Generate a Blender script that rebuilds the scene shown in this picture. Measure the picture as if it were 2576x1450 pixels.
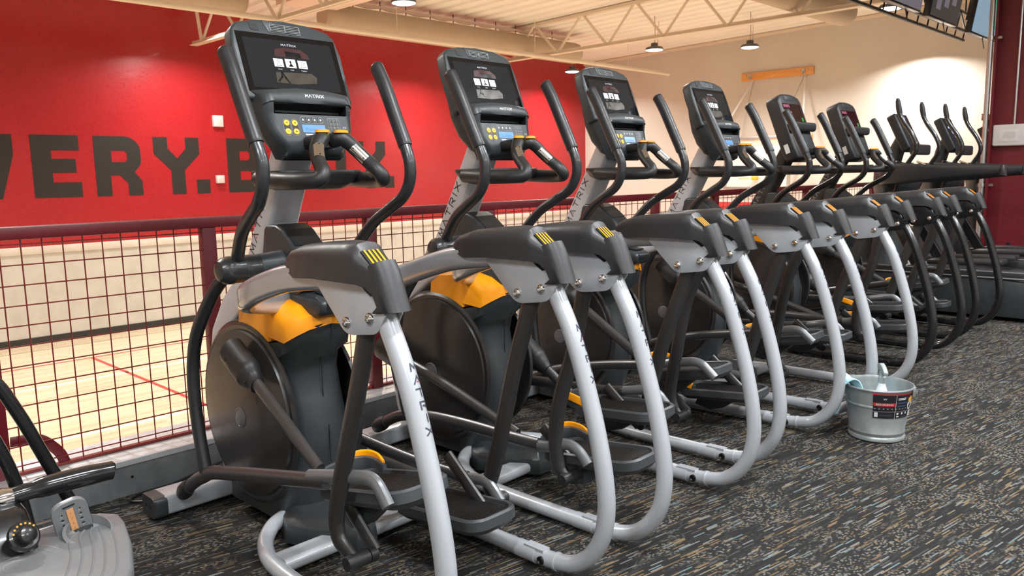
import bpy, bmesh, math, random
from mathutils import Vector, Matrix
for o in list(bpy.data.objects): bpy.data.objects.remove(o, do_unlink=True)
SC = bpy.context.scene
COL = SC.collection
random.seed(7)
PI = math.pi
# ------------------------------------------------------------------ camera, world, lights, exposure
cam_d = bpy.data.cameras.new('camera'); cam = bpy.data.objects.new('camera', cam_d); COL.objects.link(cam)
RT = Vector((0.69684, -0.71698, -0.01872)); FW = Vector((0.70788, 0.69209, -0.14110))
RT.normalize(); FW = (FW - RT*FW.dot(RT)).normalized(); UP = RT.cross(FW)
cam.matrix_world = Matrix(((RT.x, UP.x, -FW.x, 0), (RT.y, UP.y, -FW.y, 0), (RT.z, UP.z, -FW.z, 1.20), (0, 0, 0, 1)))
cam_d.sensor_width = 36; cam_d.lens = 36*1998.72/2576; cam_d.clip_start = .02; cam_d.clip_end = 100
cam_d.dof.use_dof = True; cam_d.dof.focus_distance = 2.1; cam_d.dof.aperture_fstop = 11
SC.camera = cam
wd = bpy.data.worlds.new('world'); SC.world = wd; wd.use_nodes = True
wd.node_tree.nodes['Background'].inputs[0].default_value = (1, .93, .85, 1)
wd.node_tree.nodes['Background'].inputs[1].default_value = .12
SC.view_settings.view_transform = 'Standard'; SC.view_settings.look = 'None'
SC.view_settings.exposure = 0.0; SC.view_settings.gamma = 1.0; SC.view_settings.use_curve_mapping = False
GYM_W = 122; FIT_W = 108
GYM_LIGHTS = [(7.1, 8.9, 3.55), (13.4, 9.1, 3.55), (14.6, 7.72, 3.55), (12.8, 4.5, 3.55), (15.1, 12.6, 3.62),
              (5.8, 12.4, 3.62), (10.9, 12.4, 3.62), (.6, 12.4, 3.62), (1.2, 8.9, 3.55), (6.6, 5.2, 3.55), (.8, 5.4, 3.55), (16.2, 5.2, 3.5)]
FIT_LIGHTS = [(x, y, 3.35) for x in (-1.2, 1.6, 4.4, 7.2) for y in (-2.2, .35)]
def area(name, loc, size, power, color, shape='DISK', size_y=None, spread=PI):
    d = bpy.data.lights.new(name, 'AREA'); d.shape = shape; d.size = size
    if size_y: d.size_y = size_y
    d.energy = power; d.color = color; d.spread = spread
    o = bpy.data.objects.new(name, d); COL.objects.link(o); o.location = loc
    return o
for L_ in GYM_LIGHTS: area('high_bay_lamp', (L_[0], L_[1], L_[2]-.02), .3, GYM_W, (1, .975, .94), spread=math.radians(150))
for L_ in FIT_LIGHTS: area('strip_lamp', (L_[0], L_[1], L_[2]-.01), 1.2, FIT_W, (.93, .97, 1), 'RECTANGLE', .09, math.radians(165))

# ------------------------------------------------------------------ materials
def mat(name, color, rough=.5, metal=0., bump=None, var=.06, emit=None, emit_s=1., spec=.5, coat=0., vscale=30., alpha=1., trans=0.):
    m = bpy.data.materials.new(name); m.use_nodes = True
    nt = m.node_tree; b = nt.nodes['Principled BSDF']
    b.inputs['Base Color'].default_value = (*color, 1); b.inputs['Roughness'].default_value = rough
    b.inputs['Metallic'].default_value = metal; b.inputs['Specular IOR Level'].default_value = spec
    b.inputs['Coat Weight'].default_value = coat; b.inputs['Coat Roughness'].default_value = .08
    b.inputs['Alpha'].default_value = alpha; b.inputs['Transmission Weight'].default_value = trans
    if emit: b.inputs['Emission Color'].default_value = (*emit, 1); b.inputs['Emission Strength'].default_value = emit_s
    tc = nt.nodes.new('ShaderNodeTexCoord')
    nz = nt.nodes.new('ShaderNodeTexNoise'); nz.inputs['Scale'].default_value = vscale; nz.inputs['Detail'].default_value = 4
    nt.links.new(tc.outputs['Object'], nz.inputs['Vector'])
    mr = nt.nodes.new('ShaderNodeMapRange'); mr.inputs[1].default_value = .3; mr.inputs[2].default_value = .7
    mr.inputs[3].default_value = max(0, rough-var); mr.inputs[4].default_value = min(1, rough+var)
    nt.links.new(nz.outputs['Fac'], mr.inputs[0]); nt.links.new(mr.outputs[0], b.inputs['Roughness'])
    if bump:
        n2 = nt.nodes.new('ShaderNodeTexNoise'); n2.inputs['Scale'].default_value = bump[0]; n2.inputs['Detail'].default_value = 2
        nt.links.new(tc.outputs['Object'], n2.inputs['Vector'])
        bp = nt.nodes.new('ShaderNodeBump'); bp.inputs['Strength'].default_value = bump[1]; bp.inputs['Distance'].default_value = .0004
        nt.links.new(n2.outputs['Fac'], bp.inputs['Height']); nt.links.new(bp.outputs['Normal'], b.inputs['Normal'])
    return m
def nodes(m): return m.node_tree, m.node_tree.nodes['Principled BSDF']
def ramp(nt, fac, stops, interp='LINEAR'):
    r = nt.nodes.new('ShaderNodeValToRGB'); r.color_ramp.interpolation = interp
    e = r.color_ramp.elements
    while len(e) < len(stops): e.new(.5)
    for i, (p, c) in enumerate(stops): e[i].position = p; e[i].color = (*c, 1)
    nt.links.new(fac, r.inputs[0]); return r.outputs[0]
def math_n(nt, op, a, b=None):
    n = nt.nodes.new('ShaderNodeMath'); n.operation = op
    for i, v in enumerate((a, b)):
        if v is None: continue
        if isinstance(v, (int, float)): n.inputs[i].default_value = v
        else: nt.links.new(v, n.inputs[i])
    return n.outputs[0]

M = {}
M['silver'] = mat('silver_paint', (.40, .42, .45), .30, .15, coat=.6, var=.03)
M['silver_glossy'] = mat('silver_gloss_paint', (.36, .36, .37), .22, .35, coat=.7, var=.03)
M['lavender'] = mat('mast_paint', (.52, .52, .55), .32, .1, coat=.5, var=.03)
M['charcoal_metal'] = mat('charcoal_metal', (.050, .048, .047), .36, .45, var=.05)
M['arm_metal'] = mat('arm_metal', (.10, .098, .10), .33, .7, var=.05)
M['handle_paint'] = mat('handle_paint', (.035, .036, .038), .34, .35, coat=.2)
M['grip'] = mat('glossy_grip', (.010, .011, .013), .16, 0, coat=.5, var=.03)
M['grip_matte'] = mat('matte_grip', (.020, .020, .022), .38, 0, bump=(700, .25))
M['rubber'] = mat('black_rubber', (.014, .014, .015), .45, 0, bump=(420, .35))
M['cover'] = mat('textured_cover', (.026, .026, .028), .42, 0, bump=(520, .5))
M['body'] = mat('body_plastic', (.030, .035, .038), .36, 0, bump=(500, .12))
M['console'] = mat('console_plastic', (.034, .040, .044), .42, 0, bump=(600, .15))
M['console_dark'] = mat('console_recess', (.012, .014, .016), .45)
M['dark'] = mat('dark_void', (.004, .004, .005), .5)  # near-black for holes and openings; in the shelf slot it paints shade
M['disc'] = mat('crank_disc', (.024, .022, .021), .30, .0, coat=.12, var=.03)
M['hubcap'] = mat('hub_cap', (.13, .13, .135), .4, .3)
M['orange'] = mat('orange_plastic', (.93, .33, .004), .38, 0, coat=.1)
M['chrome'] = mat('chrome', (.75, .75, .76), .09, 1., var=.03)
M['sensor'] = mat('pulse_sensor_steel', (.62, .60, .57), .18, 1., var=.04)
M['bolt_black'] = mat('bolt_black', (.012, .012, .012), .35, .4)
M['ink'] = mat('lettering_ink', (.045, .045, .07), .5)
M['ink_red'] = mat('lettering_red', (.55, .02, .02), .5)
M['ink_mast'] = mat('mast_ink', (.05, .045, .05), .45)
M['white_ink'] = mat('white_ink', (.75, .77, .78), .4)
M['grey_ink'] = mat('grey_ink', (.30, .31, .32), .5)
M['screen'] = mat('screen_glass', (.006, .007, .008), .06, 0, coat=.3, var=.02, emit=(.30, .36, .46), emit_s=.045)
M['bezel'] = mat('screen_bezel', (.004, .004, .005), .08, 0, coat=.3, var=.02)
M['tile'] = mat('screen_tile', (.4, .4, .42), .3, emit=(.80, .84, .92), emit_s=.62)
M['screen_art'] = mat('screen_picture_red', (.05, .02, .02), .2, emit=(.30, .08, .06), emit_s=.045)
M['screen_art2'] = mat('screen_picture_dim', (.05, .04, .03), .2, emit=(.25, .24, .20), emit_s=.05)
M['screen_dark'] = mat('screen_figure', (.004, .004, .005), .2)
M['screen_text'] = mat('screen_text', (.3, .3, .3), .3, emit=(.8, .85, .9), emit_s=.5)
M['lcd'] = mat('blue_lcd', (.05, .12, .25), .2, emit=(.22, .46, .80), emit_s=.75)
M['lcd_ink'] = mat('lcd_ink', (.05, .1, .2), .3, emit=(.08, .20, .42), emit_s=.6)
M['btn'] = mat('orange_button', (.95, .46, .01), .35, emit=(.95, .46, .01), emit_s=.12)
M['black_key'] = mat('black_key', (.006, .006, .007), .35)
M['led_panel'] = mat('led_panel', (.012, .003, .004), .1, 0, coat=.3, emit=(.12, .0, .01), emit_s=.06)
M['led_pink'] = mat('led_pink', (.4, .1, .2), .4, emit=(1, .35, .52), emit_s=.75)
M['led_green'] = mat('led_green', (.02, .3, .05), .4, emit=(.05, .8, .12), emit_s=.5)
M['led_blue'] = mat('led_blue', (.2, .3, .9), .4, emit=(.45, .6, 1), emit_s=1.6)
M['black_paint'] = mat('black_frame_paint', (.010, .010, .011), .28, .1, coat=.4, var=.03)
M['sticker'] = mat('white_sticker', (.68, .68, .66), .5)
M['tread'] = mat('pedal_tread', (.018, .017, .017), .5, 0, bump=(300, .5))
M['pedal'] = mat('pedal_plastic', (.046, .050, .054), .42, 0, bump=(400, .15))
M['rail_silver'] = mat('pedal_rail', (.20, .21, .22), .35, .5)
M['rust'] = mat('rusty_weld', (.10, .045, .02), .7, .2, bump=(200, .6))
M['red_rail'] = mat('dark_red_rail_paint', (.115, .005, .010), .42, 0, coat=.0, bump=(60, .05))
M['red_wire'] = mat('dark_red_wire', (.16, .012, .008), .4)
M['beige_paint'] = mat('cream_steel_paint', (.72, .61, .48), .55, bump=(60, .1))
M['fabric_duct'] = mat('beige_duct', (.48, .37, .27), .8, bump=(80, .3), vscale=6)
M['scallop'] = mat('duct_light_and_metal', (.80, .62, .52), .8)  # pale pink: painted light along duct tops, plain metal on the branch
M['strobe'] = mat('clear_cover', (.78, .74, .72), .25, 0, alpha=.55)
M['white_plastic'] = mat('white_plastic', (.72, .70, .68), .4)
M['lamp_glow'] = mat('lamp_glow', (1, 1, 1), .5, emit=(.93, .97, 1), emit_s=14)
M['lamp_body'] = mat('lamp_housing', (.10, .10, .105), .4, .5)
M['cord'] = mat('black_cord', (.008, .008, .008), .5)
M['wire_steel'] = mat('hang_wire', (.35, .30, .25), .4, .6)
M['glass'] = mat('backboard_glass', (.85, .88, .88), .05, 0, alpha=.22)
M['alu'] = mat('aluminium', (.48, .47, .45), .35, .8)
M['cloth'] = mat('light_blue_cloth', (.36, .60, .72), .9, 0, bump=(250, .9))
M['bottle'] = mat('milky_bottle', (.70, .74, .72), .35)
M['spray_grey'] = mat('grey_sprayer', (.25, .29, .29), .4)
M['label_black'] = mat('label_black', (.012, .013, .017), .4)
M['label_red'] = mat('label_red', (.42, .02, .025), .4)
M['label_white'] = mat('label_white', (.62, .60, .60), .5)
M['label_blue'] = mat('label_blue', (.035, .06, .12), .5)
M['label_pop'] = mat('label_popcorn', (.75, .38, .06), .6)
M['pad_red'] = mat('red_wall_pad', (.60, .03, .03), .45, bump=(40, .2))
M['tv'] = mat('tv_body', (.008, .008, .009), .3)
M['tv_screen'] = mat('tv_screen_dark', (.015, .016, .018), .1, emit=(.12, .13, .14), emit_s=.22)
M['tv_pic1'] = mat('tv_picture_blue', (.1, .15, .2), .2, emit=(.24, .38, .50), emit_s=.8)
M['tv_pic2'] = mat('tv_picture_green', (.02, .3, .2), .2, emit=(.03, .50, .33), emit_s=.7)
M['tv_pic3'] = mat('tv_picture_grey', (.1, .1, .12), .2, emit=(.20, .19, .23), emit_s=.6)
M['skin'] = mat('skin', (.46, .22, .14), .5, bump=(120, .2))
M['pad_grey'] = mat('grey_footplate', (.17, .175, .18), .38, .1, bump=(300, .12))
M['strap_tan'] = mat('tan_scale_strip', (.62, .30, .13), .5)
M['brass'] = mat('brass_print', (.55, .28, .03), .45)
M['mount_steel'] = mat('steel_bracket', (.50, .49, .47), .3, .8)

# carpet : charcoal loop pile with short gold, teal and grey flecks woven in rows
def carpet():
    m = mat('flecked_carpet', (.02, .02, .02), .95, spec=.15); nt, b = nodes(m)
    tc = nt.nodes.new('ShaderNodeTexCoord'); mp = nt.nodes.new('ShaderNodeMapping'); mp.inputs['Rotation'].default_value = (0, 0, math.radians(9))
    nt.links.new(tc.outputs['Object'], mp.inputs['Vector'])
    sx = nt.nodes.new('ShaderNodeSeparateXYZ'); nt.links.new(mp.outputs[0], sx.inputs[0])
    def layer(row, ln, seed):
        r = math_n(nt, 'FLOOR', math_n(nt, 'DIVIDE', sx.outputs[1], row))
        w = nt.nodes.new('ShaderNodeTexWhiteNoise'); w.noise_dimensions = '1D'; nt.links.new(math_n(nt, 'ADD', r, seed), w.inputs['W'])
        u = math_n(nt, 'FLOOR', math_n(nt, 'ADD', math_n(nt, 'DIVIDE', sx.outputs[0], ln), math_n(nt, 'MULTIPLY', w.outputs[0], 37.)))
        cb = nt.nodes.new('ShaderNodeCombineXYZ'); nt.links.new(u, cb.inputs[0]); nt.links.new(r, cb.inputs[1]); cb.inputs[2].default_value = seed
        w2 = nt.nodes.new('ShaderNodeTexWhiteNoise'); w2.noise_dimensions = '3D'; nt.links.new(cb.outputs[0], w2.inputs[0])
        return w2.outputs[0]
    dk = (.018, .0175, .017)
    c1 = ramp(nt, layer(.0052, .055, 3.), [(0, dk), (.60, (.028, .027, .026)), (.74, (.055, .053, .05)), (.80, (.125, .085, .045)), (.855, (.15, .15, .145)), (.90, (.16, .13, .085)), (.935, (.11, .155, .165)), (.955, (.15, .095, .06)), (.975, (.022, .02, .02))], 'CONSTANT')
    c2 = ramp(nt, layer(.0052, .0085, 11.), [(0, dk), (.5, (.024, .023, .022)), (.68, (.13, .125, .115)), (.82, (.075, .072, .068)), (.92, (.17, .12, .07))], 'CONSTANT')
    tl = nt.nodes.new('ShaderNodeTexNoise'); tl.inputs['Scale'].default_value = 3.2; tl.inputs['Detail'].default_value = 3; tl.inputs['Roughness'].default_value = .65
    sc = nt.nodes.new('ShaderNodeMapping'); sc.inputs['Scale'].default_value = (1, 3.2, 1); nt.links.new(mp.outputs[0], sc.inputs['Vector']); nt.links.new(sc.outputs[0], tl.inputs['Vector'])
    msk = ramp(nt, tl.outputs['Fac'], [(.46, (0, 0, 0)), (.58, (1, 1, 1))])
    mx = nt.nodes.new('ShaderNodeMix'); mx.data_type = 'RGBA'; nt.links.new(msk, mx.inputs['Factor']); nt.links.new(c1, mx.inputs['A']); nt.links.new(c2, mx.inputs['B'])
    nt.links.new(mx.outputs['Result'], b.inputs['Base Color'])
    wv = math_n(nt, 'SINE', math_n(nt, 'MULTIPLY', sx.outputs[1], 2*PI/.0052))
    bp = nt.nodes.new('ShaderNodeBump'); bp.inputs['Strength'].default_value = .4; bp.inputs['Distance'].default_value = .002
    nt.links.new(wv, bp.inputs['Height']); nt.links.new(bp.outputs[0], b.inputs['Normal'])
    return m
M['carpet'] = carpet()
def wood_floor():
    m = mat('maple_court', (.78, .55, .30), .28, coat=.25); nt, b = nodes(m)
    tc = nt.nodes.new('ShaderNodeTexCoord'); sx = nt.nodes.new('ShaderNodeSeparateXYZ'); nt.links.new(tc.outputs['Object'], sx.inputs[0])
    r = math_n(nt, 'FLOOR', math_n(nt, 'DIVIDE', sx.outputs[1], .057))
    w = nt.nodes.new('ShaderNodeTexWhiteNoise'); w.noise_dimensions = '1D'; nt.links.new(r, w.inputs['W'])
    u = math_n(nt, 'FLOOR', math_n(nt, 'ADD', math_n(nt, 'DIVIDE', sx.outputs[0], .7), math_n(nt, 'MULTIPLY', w.outputs[0], 23.)))
    cb = nt.nodes.new('ShaderNodeCombineXYZ'); nt.links.new(u, cb.inputs[0]); nt.links.new(r, cb.inputs[1])
    w2 = nt.nodes.new('ShaderNodeTexWhiteNoise'); w2.noise_dimensions = '3D'; nt.links.new(cb.outputs[0], w2.inputs[0])
    c = ramp(nt, w2.outputs[0], [(0, (.62, .46, .29)), (.3, (.70, .55, .36)), (.7, (.74, .59, .40)), (1, (.78, .64, .45))])
    nt.links.new(c, b.inputs['Base Color']); return m
M['wood'] = wood_floor()
def noisy(name, stops, scale, rough, detail=5, stretch=(1, 1, 1), bump=.15, coat=0.):
    m = mat(name, stops[0][1], rough, coat=coat); nt, b = nodes(m)
    tc = nt.nodes.new('ShaderNodeTexCoord'); mp = nt.nodes.new('ShaderNodeMapping'); mp.inputs['Scale'].default_value = stretch
    nt.links.new(tc.outputs['Object'], mp.inputs['Vector'])
    nz = nt.nodes.new('ShaderNodeTexNoise'); nz.inputs['Scale'].default_value = scale; nz.inputs['Detail'].default_value = detail; nz.inputs['Roughness'].default_value = .6
    nt.links.new(mp.outputs[0], nz.inputs['Vector'])
    nt.links.new(ramp(nt, nz.outputs['Fac'], stops), b.inputs['Base Color'])
    bp = nt.nodes.new('ShaderNodeBump'); bp.inputs['Strength'].default_value = bump; bp.inputs['Distance'].default_value = .004
    nt.links.new(nz.outputs['Fac'], bp.inputs['Height']); nt.links.new(bp.outputs[0], b.inputs['Normal'])
    return m
M['concrete'] = noisy('smooth_concrete', [(.3, (.46, .43, .37)), (.5, (.52, .49, .43)), (.7, (.56, .53, .47))], 3.5, .6, bump=.05)
M['concrete_cap'] = noisy('concrete_cap', [(.3, (.55, .49, .41)), (.7, (.66, .60, .52))], 5, .6, bump=.05)
M['red_wall'] = noisy('red_wall_paint', [(.3, (.335, .011, .016)), (.7, (.365, .014, .019))], 1.5, .30, bump=.02, coat=.25)
M['beige_wall'] = noisy('beige_wall_paint', [(.3, (.56, .51, .45)), (.7, (.60, .55, .49))], 1.2, .5, bump=.02)
M['ceil'] = noisy('cream_deck_paint', [(.3, (.80, .745, .67)), (.7, (.84, .785, .71))], 2, .7, bump=.02)
M['galv'] = noisy('galvanised_sheet', [(.25, (.17, .185, .20)), (.5, (.25, .27, .285)), (.75, (.36, .38, .40))], 9, .42, detail=8, stretch=(1, 1, .5), bump=.04)
M['galv_top'] = noisy('galvanised_top', [(.3, (.52, .54, .56)), (.7, (.66, .68, .70))], 12, .42, detail=6, bump=.03)
M['bucket'] = noisy('galvanised_bucket', [(.3, (.30, .33, .335)), (.7, (.42, .45, .455))], 14, .36, detail=6, bump=.03)
for k in ('galv', 'galv_top', 'bucket'): nodes(M[k])[1].inputs['Metallic'].default_value = .55
M['board'] = noisy('varnished_board', [(.3, (.62, .25, .055)), (.5, (.72, .32, .08)), (.7, (.78, .38, .11))], 6, .35, stretch=(1, .4, 6), bump=.05, coat=.3)
M['black_base'] = mat('black_vinyl_base', (.02, .019, .017), .5)
M['wall_ink'] = noisy('black_wall_paint', [(.3, (.013, .011, .009)), (.66, (.016, .013, .011)), (.82, (.04, .036, .032))], 4, .5, detail=6, bump=.02)
M['court_white'] = mat('court_line_white', (.80, .78, .72), .35)
M['court_red'] = mat('court_line_red', (.50, .03, .03), .35)
M['court_green'] = mat('court_line_grey', (.30, .30, .20), .35)
M['column_red'] = mat('dark_red_column_paint', (.13, .006, .012), .45, bump=(40, .1))
M['cream_wall'] = mat('cream_wall_paint', (.66, .62, .56), .6)

# ------------------------------------------------------------------ geometry helpers
def cr(pts, n=6):
    """Catmull-Rom resampling of a path"""
    P = [Vector(p) for p in pts]
    if len(P) < 3: return P
    Q = [P[0]*2-P[1]] + P + [P[-1]*2-P[-2]]; out = []
    for i in range(1, len(Q)-2):
        a, b, c, d = Q[i-1:i+3]
        for k in range(n):
            t = k/n
            out.append(.5*((2*b)+(c-a)*t+(2*a-5*b+4*c-d)*t*t+(3*b-a-3*c+d)*t**3))
    out.append(P[-1].copy()); return out
class G:
    """mesh accumulator"""
    def __init__(s): s.v = []; s.f = []
    def add(s, vs, fs):
        o = len(s.v); s.v += [tuple(x) for x in vs]; s.f += [tuple(i+o for i in f) for f in fs]; return s
    def box(s, lo, hi, mtx=None):
        (a, b, c), (d, e, f) = lo, hi
        vs = [Vector(p) for p in ((a, b, c), (d, b, c), (d, e, c), (a, e, c), (a, b, f), (d, b, f), (d, e, f), (a, e, f))]
        if mtx: vs = [mtx @ v for v in vs]
        return s.add(vs, [(0, 3, 2, 1), (4, 5, 6, 7), (0, 1, 5, 4), (1, 2, 6, 5), (2, 3, 7, 6), (3, 0, 4, 7)])
    def tube(s, path, r, seg=14, sect=None, ref=None, cap=True):
        """round (or elliptical, sect=(along ref, across)) tube along a path; r may be a list"""
        P = [Vector(p) for p in path]; n = len(P)
        R = r if isinstance(r, (list, tuple)) else [r]*n
        if len(R) != n:
            m = len(R); Q = []
            for i in range(n):
                t = i/(n-1)*(m-1); k = min(m-2, int(t)); Q.append(R[k]*(1-t+k)+R[k+1]*(t-k))
            R = Q
        vs = []; a1 = None
        for i in range(n):
            t = (P[min(i+1, n-1)]-P[max(i-1, 0)]).normalized()
            if ref is not None: a = Vector(ref)
            elif a1 is None: a = Vector((1, 0, 0)) if abs(t.x) < .8 else Vector((0, 0, 1))
            else: a = a1
            a1 = (a - t*a.dot(t)).normalized(); a2 = t.cross(a1)
            e1, e2 = sect if sect else (1, 1)
            for k in range(seg):
                th = 2*PI*k/seg
                vs.append(P[i]+a1*(math.cos(th)*R[i]*e1)+a2*(math.sin(th)*R[i]*e2))
        fs = []
        for i in range(n-1):
            for k in range(seg):
                k2 = (k+1) % seg
                fs.append((i*seg+k, i*seg+k2, (i+1)*seg+k2, (i+1)*seg+k))
        if cap: fs.append(tuple(range(seg-1, -1, -1))); fs.append(tuple((n-1)*seg+k for k in range(seg)))
        return s.add(vs, fs)
    def rtube(s, path, w, h, rad, ref=(1, 0, 0), seg=4):
        """rounded-rectangle tube: w along ref, h across"""
        P = [Vector(p) for p in path]; n = len(P); prof = []
        W = w if isinstance(w, (list, tuple)) else [w]*n
        for (cx, cy, a0) in ((1, 1, 0), (-1, 1, 90), (-1, -1, 180), (1, -1, 270)):
            for k in range(seg+1):
                a = math.radians(a0+90*k/seg); prof.append((cx, cy, math.cos(a), math.sin(a)))
        m = len(prof); vs = []
        for i in range(n):
            t = (P[min(i+1, n-1)]-P[max(i-1, 0)]).normalized(); a = Vector(ref); a1 = (a-t*a.dot(t)).normalized(); a2 = t.cross(a1)
            for cx, cy, ca, sa in prof:
                vs.append(P[i]+a1*(cx*(W[i]/2-rad)+ca*rad)+a2*(cy*(h/2-rad)+sa*rad))
        fs = [(i*m+k, i*m+(k+1) % m, (i+1)*m+(k+1) % m, (i+1)*m+k) for i in range(n-1) for k in range(m)]
        fs.append(tuple(range(m-1, -1, -1))); fs.append(tuple((n-1)*m+k for k in range(m)))
        return s.add(vs, fs)
    def lathe(s, prof, mtx=None, seg=32, close=True):
        """prof: (radius, height) pairs turned about local z"""
        vs = []; n = len(prof)
        for (r, z) in prof:
            for k in range(seg):
                th = 2*PI*k/seg; v = Vector((r*math.cos(th), r*math.sin(th), z)); vs.append(mtx @ v if mtx else v)
        fs = [(i*seg+k, i*seg+(k+1) % seg, (i+1)*seg+(k+1) % seg, (i+1)*seg+k) for i in range(n-1) for k in range(seg)]
        if close: fs.append(tuple(range(seg-1, -1, -1))); fs.append(tuple((n-1)*seg+k for k in range(seg)))
        return s.add(vs, fs)
    def prism(s, out, lo, hi, axis='x', mtx=None):
        """2-D outline extruded: axis x -> (y,z) outline, y -> (x,z), z -> (x,y)"""
        def p3(p, h): return Vector({'x': (h, p[0], p[1]), 'y': (p[0], h, p[1]), 'z': (p[0], p[1], h)}[axis])
        n = len(out); vs = [p3(p, lo) for p in out]+[p3(p, hi) for p in out]
        if mtx: vs = [mtx @ v for v in vs]
        fs = [tuple(range(n)), tuple(range(2*n-1, n-1, -1))]+[(i, i+n, (i+1) % n+n, (i+1) % n) for i in range(n)]
        return s.add(vs, fs)
    def quadline(s, pts, t, fmap, lift=0., sub=3):
        """flat stroke of width t along 2-D points, mapped to 3-D by fmap(u,v)"""
        for (x0, y0), (x1, y1) in zip(pts[:-1], pts[1:]):
            d = Vector((x1-x0, y1-y0)); l = d.length or 1e-9; d /= l; nn = Vector((-d.y, d.x))*t/2; e = d*t/2
            a = Vector((x0, y0))-e; b = Vector((x1, y1))+e
            for k in range(sub):
                p, q = a.lerp(b, k/sub), a.lerp(b, (k+1)/sub)
                s.add([fmap(*(p-nn)), fmap(*(q-nn)), fmap(*(q+nn)), fmap(*(p+nn))], [(0, 1, 2, 3)])
        return s
    def mesh(s, name, material, bevel=0., bseg=2, smooth=32, taper=None, merge=False):
        bm = bmesh.new()
        vs = [bm.verts.new(v) for v in s.v]
        for f in s.f:
            try: bm.faces.new([vs[i] for i in f])
            except ValueError: pass
        if merge: bmesh.ops.remove_doubles(bm, verts=bm.verts, dist=1e-5)
        if bevel:
            bm.normal_update()
            es = [e for e in bm.edges if len(e.link_faces) == 2 and e.calc_face_angle(0) > math.radians(25)]
            bmesh.ops.bevel(bm, geom=es, offset=bevel, segments=bseg, affect='EDGES', profile=.5, clamp_overlap=True)
        if taper:
            for v in bm.verts: v.co = taper(v.co)
        bmesh.ops.recalc_face_normals(bm, faces=bm.faces)
        big = [f for f in bm.faces if len(f.verts) > 4]
        if big: bmesh.ops.triangulate(bm, faces=big)
        me = bpy.data.meshes.new(name); bm.to_mesh(me); bm.free()
        me.materials.append(material)
        if smooth:
            me.polygons.foreach_set('use_smooth', [True]*len(me.polygons)); me.set_sharp_from_angle(angle=math.radians(smooth))
        return me
def link(name, me, parent=None, loc=None):
    o = bpy.data.objects.new(name, me); COL.objects.link(o)
    if parent: o.parent = parent
    if loc: o.location = loc
    return o
def ob(name, g, material, parent=None, label=None, **kw):
    o = link(name, g.mesh(name, material, **kw), parent)
    if label: o['label'] = label
    return o
def tag(o, label, cat, group=None):
    o['label'] = label; o['category'] = cat
    if group: o['group'] = group
    return o
def empty(name, loc=(0, 0, 0), rz=0., label=None, cat=None, group=None):
    o = bpy.data.objects.new(name, None); COL.objects.link(o); o.location = loc; o.rotation_euler = (0, 0, rz); o.empty_display_size = .1
    if label: tag(o, label, cat, group)
    return o
def struct(name, g, material, parent=None, **kw):
    o = ob(name, g, material, parent, **kw)
    if not parent: o['kind'] = 'structure'
    return o
def circle(cx, cy, r, n=40, a0=0., a1=2*PI, end=False):
    return [(cx+r*math.cos(a0+(a1-a0)*k/n), cy+r*math.sin(a0+(a1-a0)*k/n)) for k in range(n+(1 if end else 0))]
def rrect(x0, y0, x1, y1, r, n=4):
    o = []
    for cx, cy, a in ((x1-r, y1-r, 0), (x0+r, y1-r, 90), (x0+r, y0+r, 180), (x1-r, y0+r, 270)):
        o += [(cx+r*math.cos(math.radians(a+90*k/n)), cy+r*math.sin(math.radians(a+90*k/n))) for k in range(n+1)]
    return o
def text_mesh(txt, size, fmap, material, name='lettering', align='CENTER'):
    cu = bpy.data.curves.new('t', 'FONT'); cu.body = txt; cu.size = size; cu.align_x = align; cu.resolution_u = 2
    o = bpy.data.objects.new('t', cu); COL.objects.link(o)
    dg = bpy.context.evaluated_depsgraph_get(); me = bpy.data.meshes.new_from_object(o.evaluated_get(dg))
    bpy.data.objects.remove(o, do_unlink=True); bpy.data.curves.remove(cu)
    for v in me.vertices: v.co = fmap(v.co.x, v.co.y)
    me.materials.clear(); me.materials.append(material); me.name = name
    return me
STROKES = {'M': [[(0, 0), (.12, 1), (.5, .30), (.88, 1), (1, 0)]], 'A': [[(0, 0), (.5, 1), (1, 0)]], 'T': [[(0, 1), (1, 1)], [(.5, 1), (.5, 0)]],
           'R': [[(.05, 0), (.05, 1), (.85, 1), (.98, .85), (.95, .58), (.80, .45), (.35, .45)], [(.55, .45), (1, 0)]], 'I': [[(.5, 0), (.5, 1)]], 'X': [[(0, 0), (1, 1)], [(0, 1), (1, 0)]]}
def at(mtx): return lambda x, y, z: mtx @ Vector((x, y, z))
def rnd(poly, r, n=4):
    """round the corners of an outline; r is one radius or one per corner"""
    R = r if isinstance(r, (list, tuple)) else [r]*len(poly); out = []; m = len(poly)
    for i in range(m):
        p = Vector(poly[i]); a = Vector(poly[i-1]); b = Vector(poly[(i+1) % m]); rr = min(R[i], (a-p).length*.45, (b-p).length*.45)
        if rr <= 1e-6: out.append(tuple(p)); continue
        q0 = p+(a-p).normalized()*rr; q1 = p+(b-p).normalized()*rr
        for k in range(n+1):
            t = k/n; out.append(tuple(q0*(1-t)**2+p*2*t*(1-t)+q1*t*t))
    return out
def rotm(ax, deg, piv):
    return Matrix.Translation(piv) @ Matrix.Rotation(math.radians(deg), 4, ax) @ Matrix.Translation(-Vector(piv))

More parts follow.
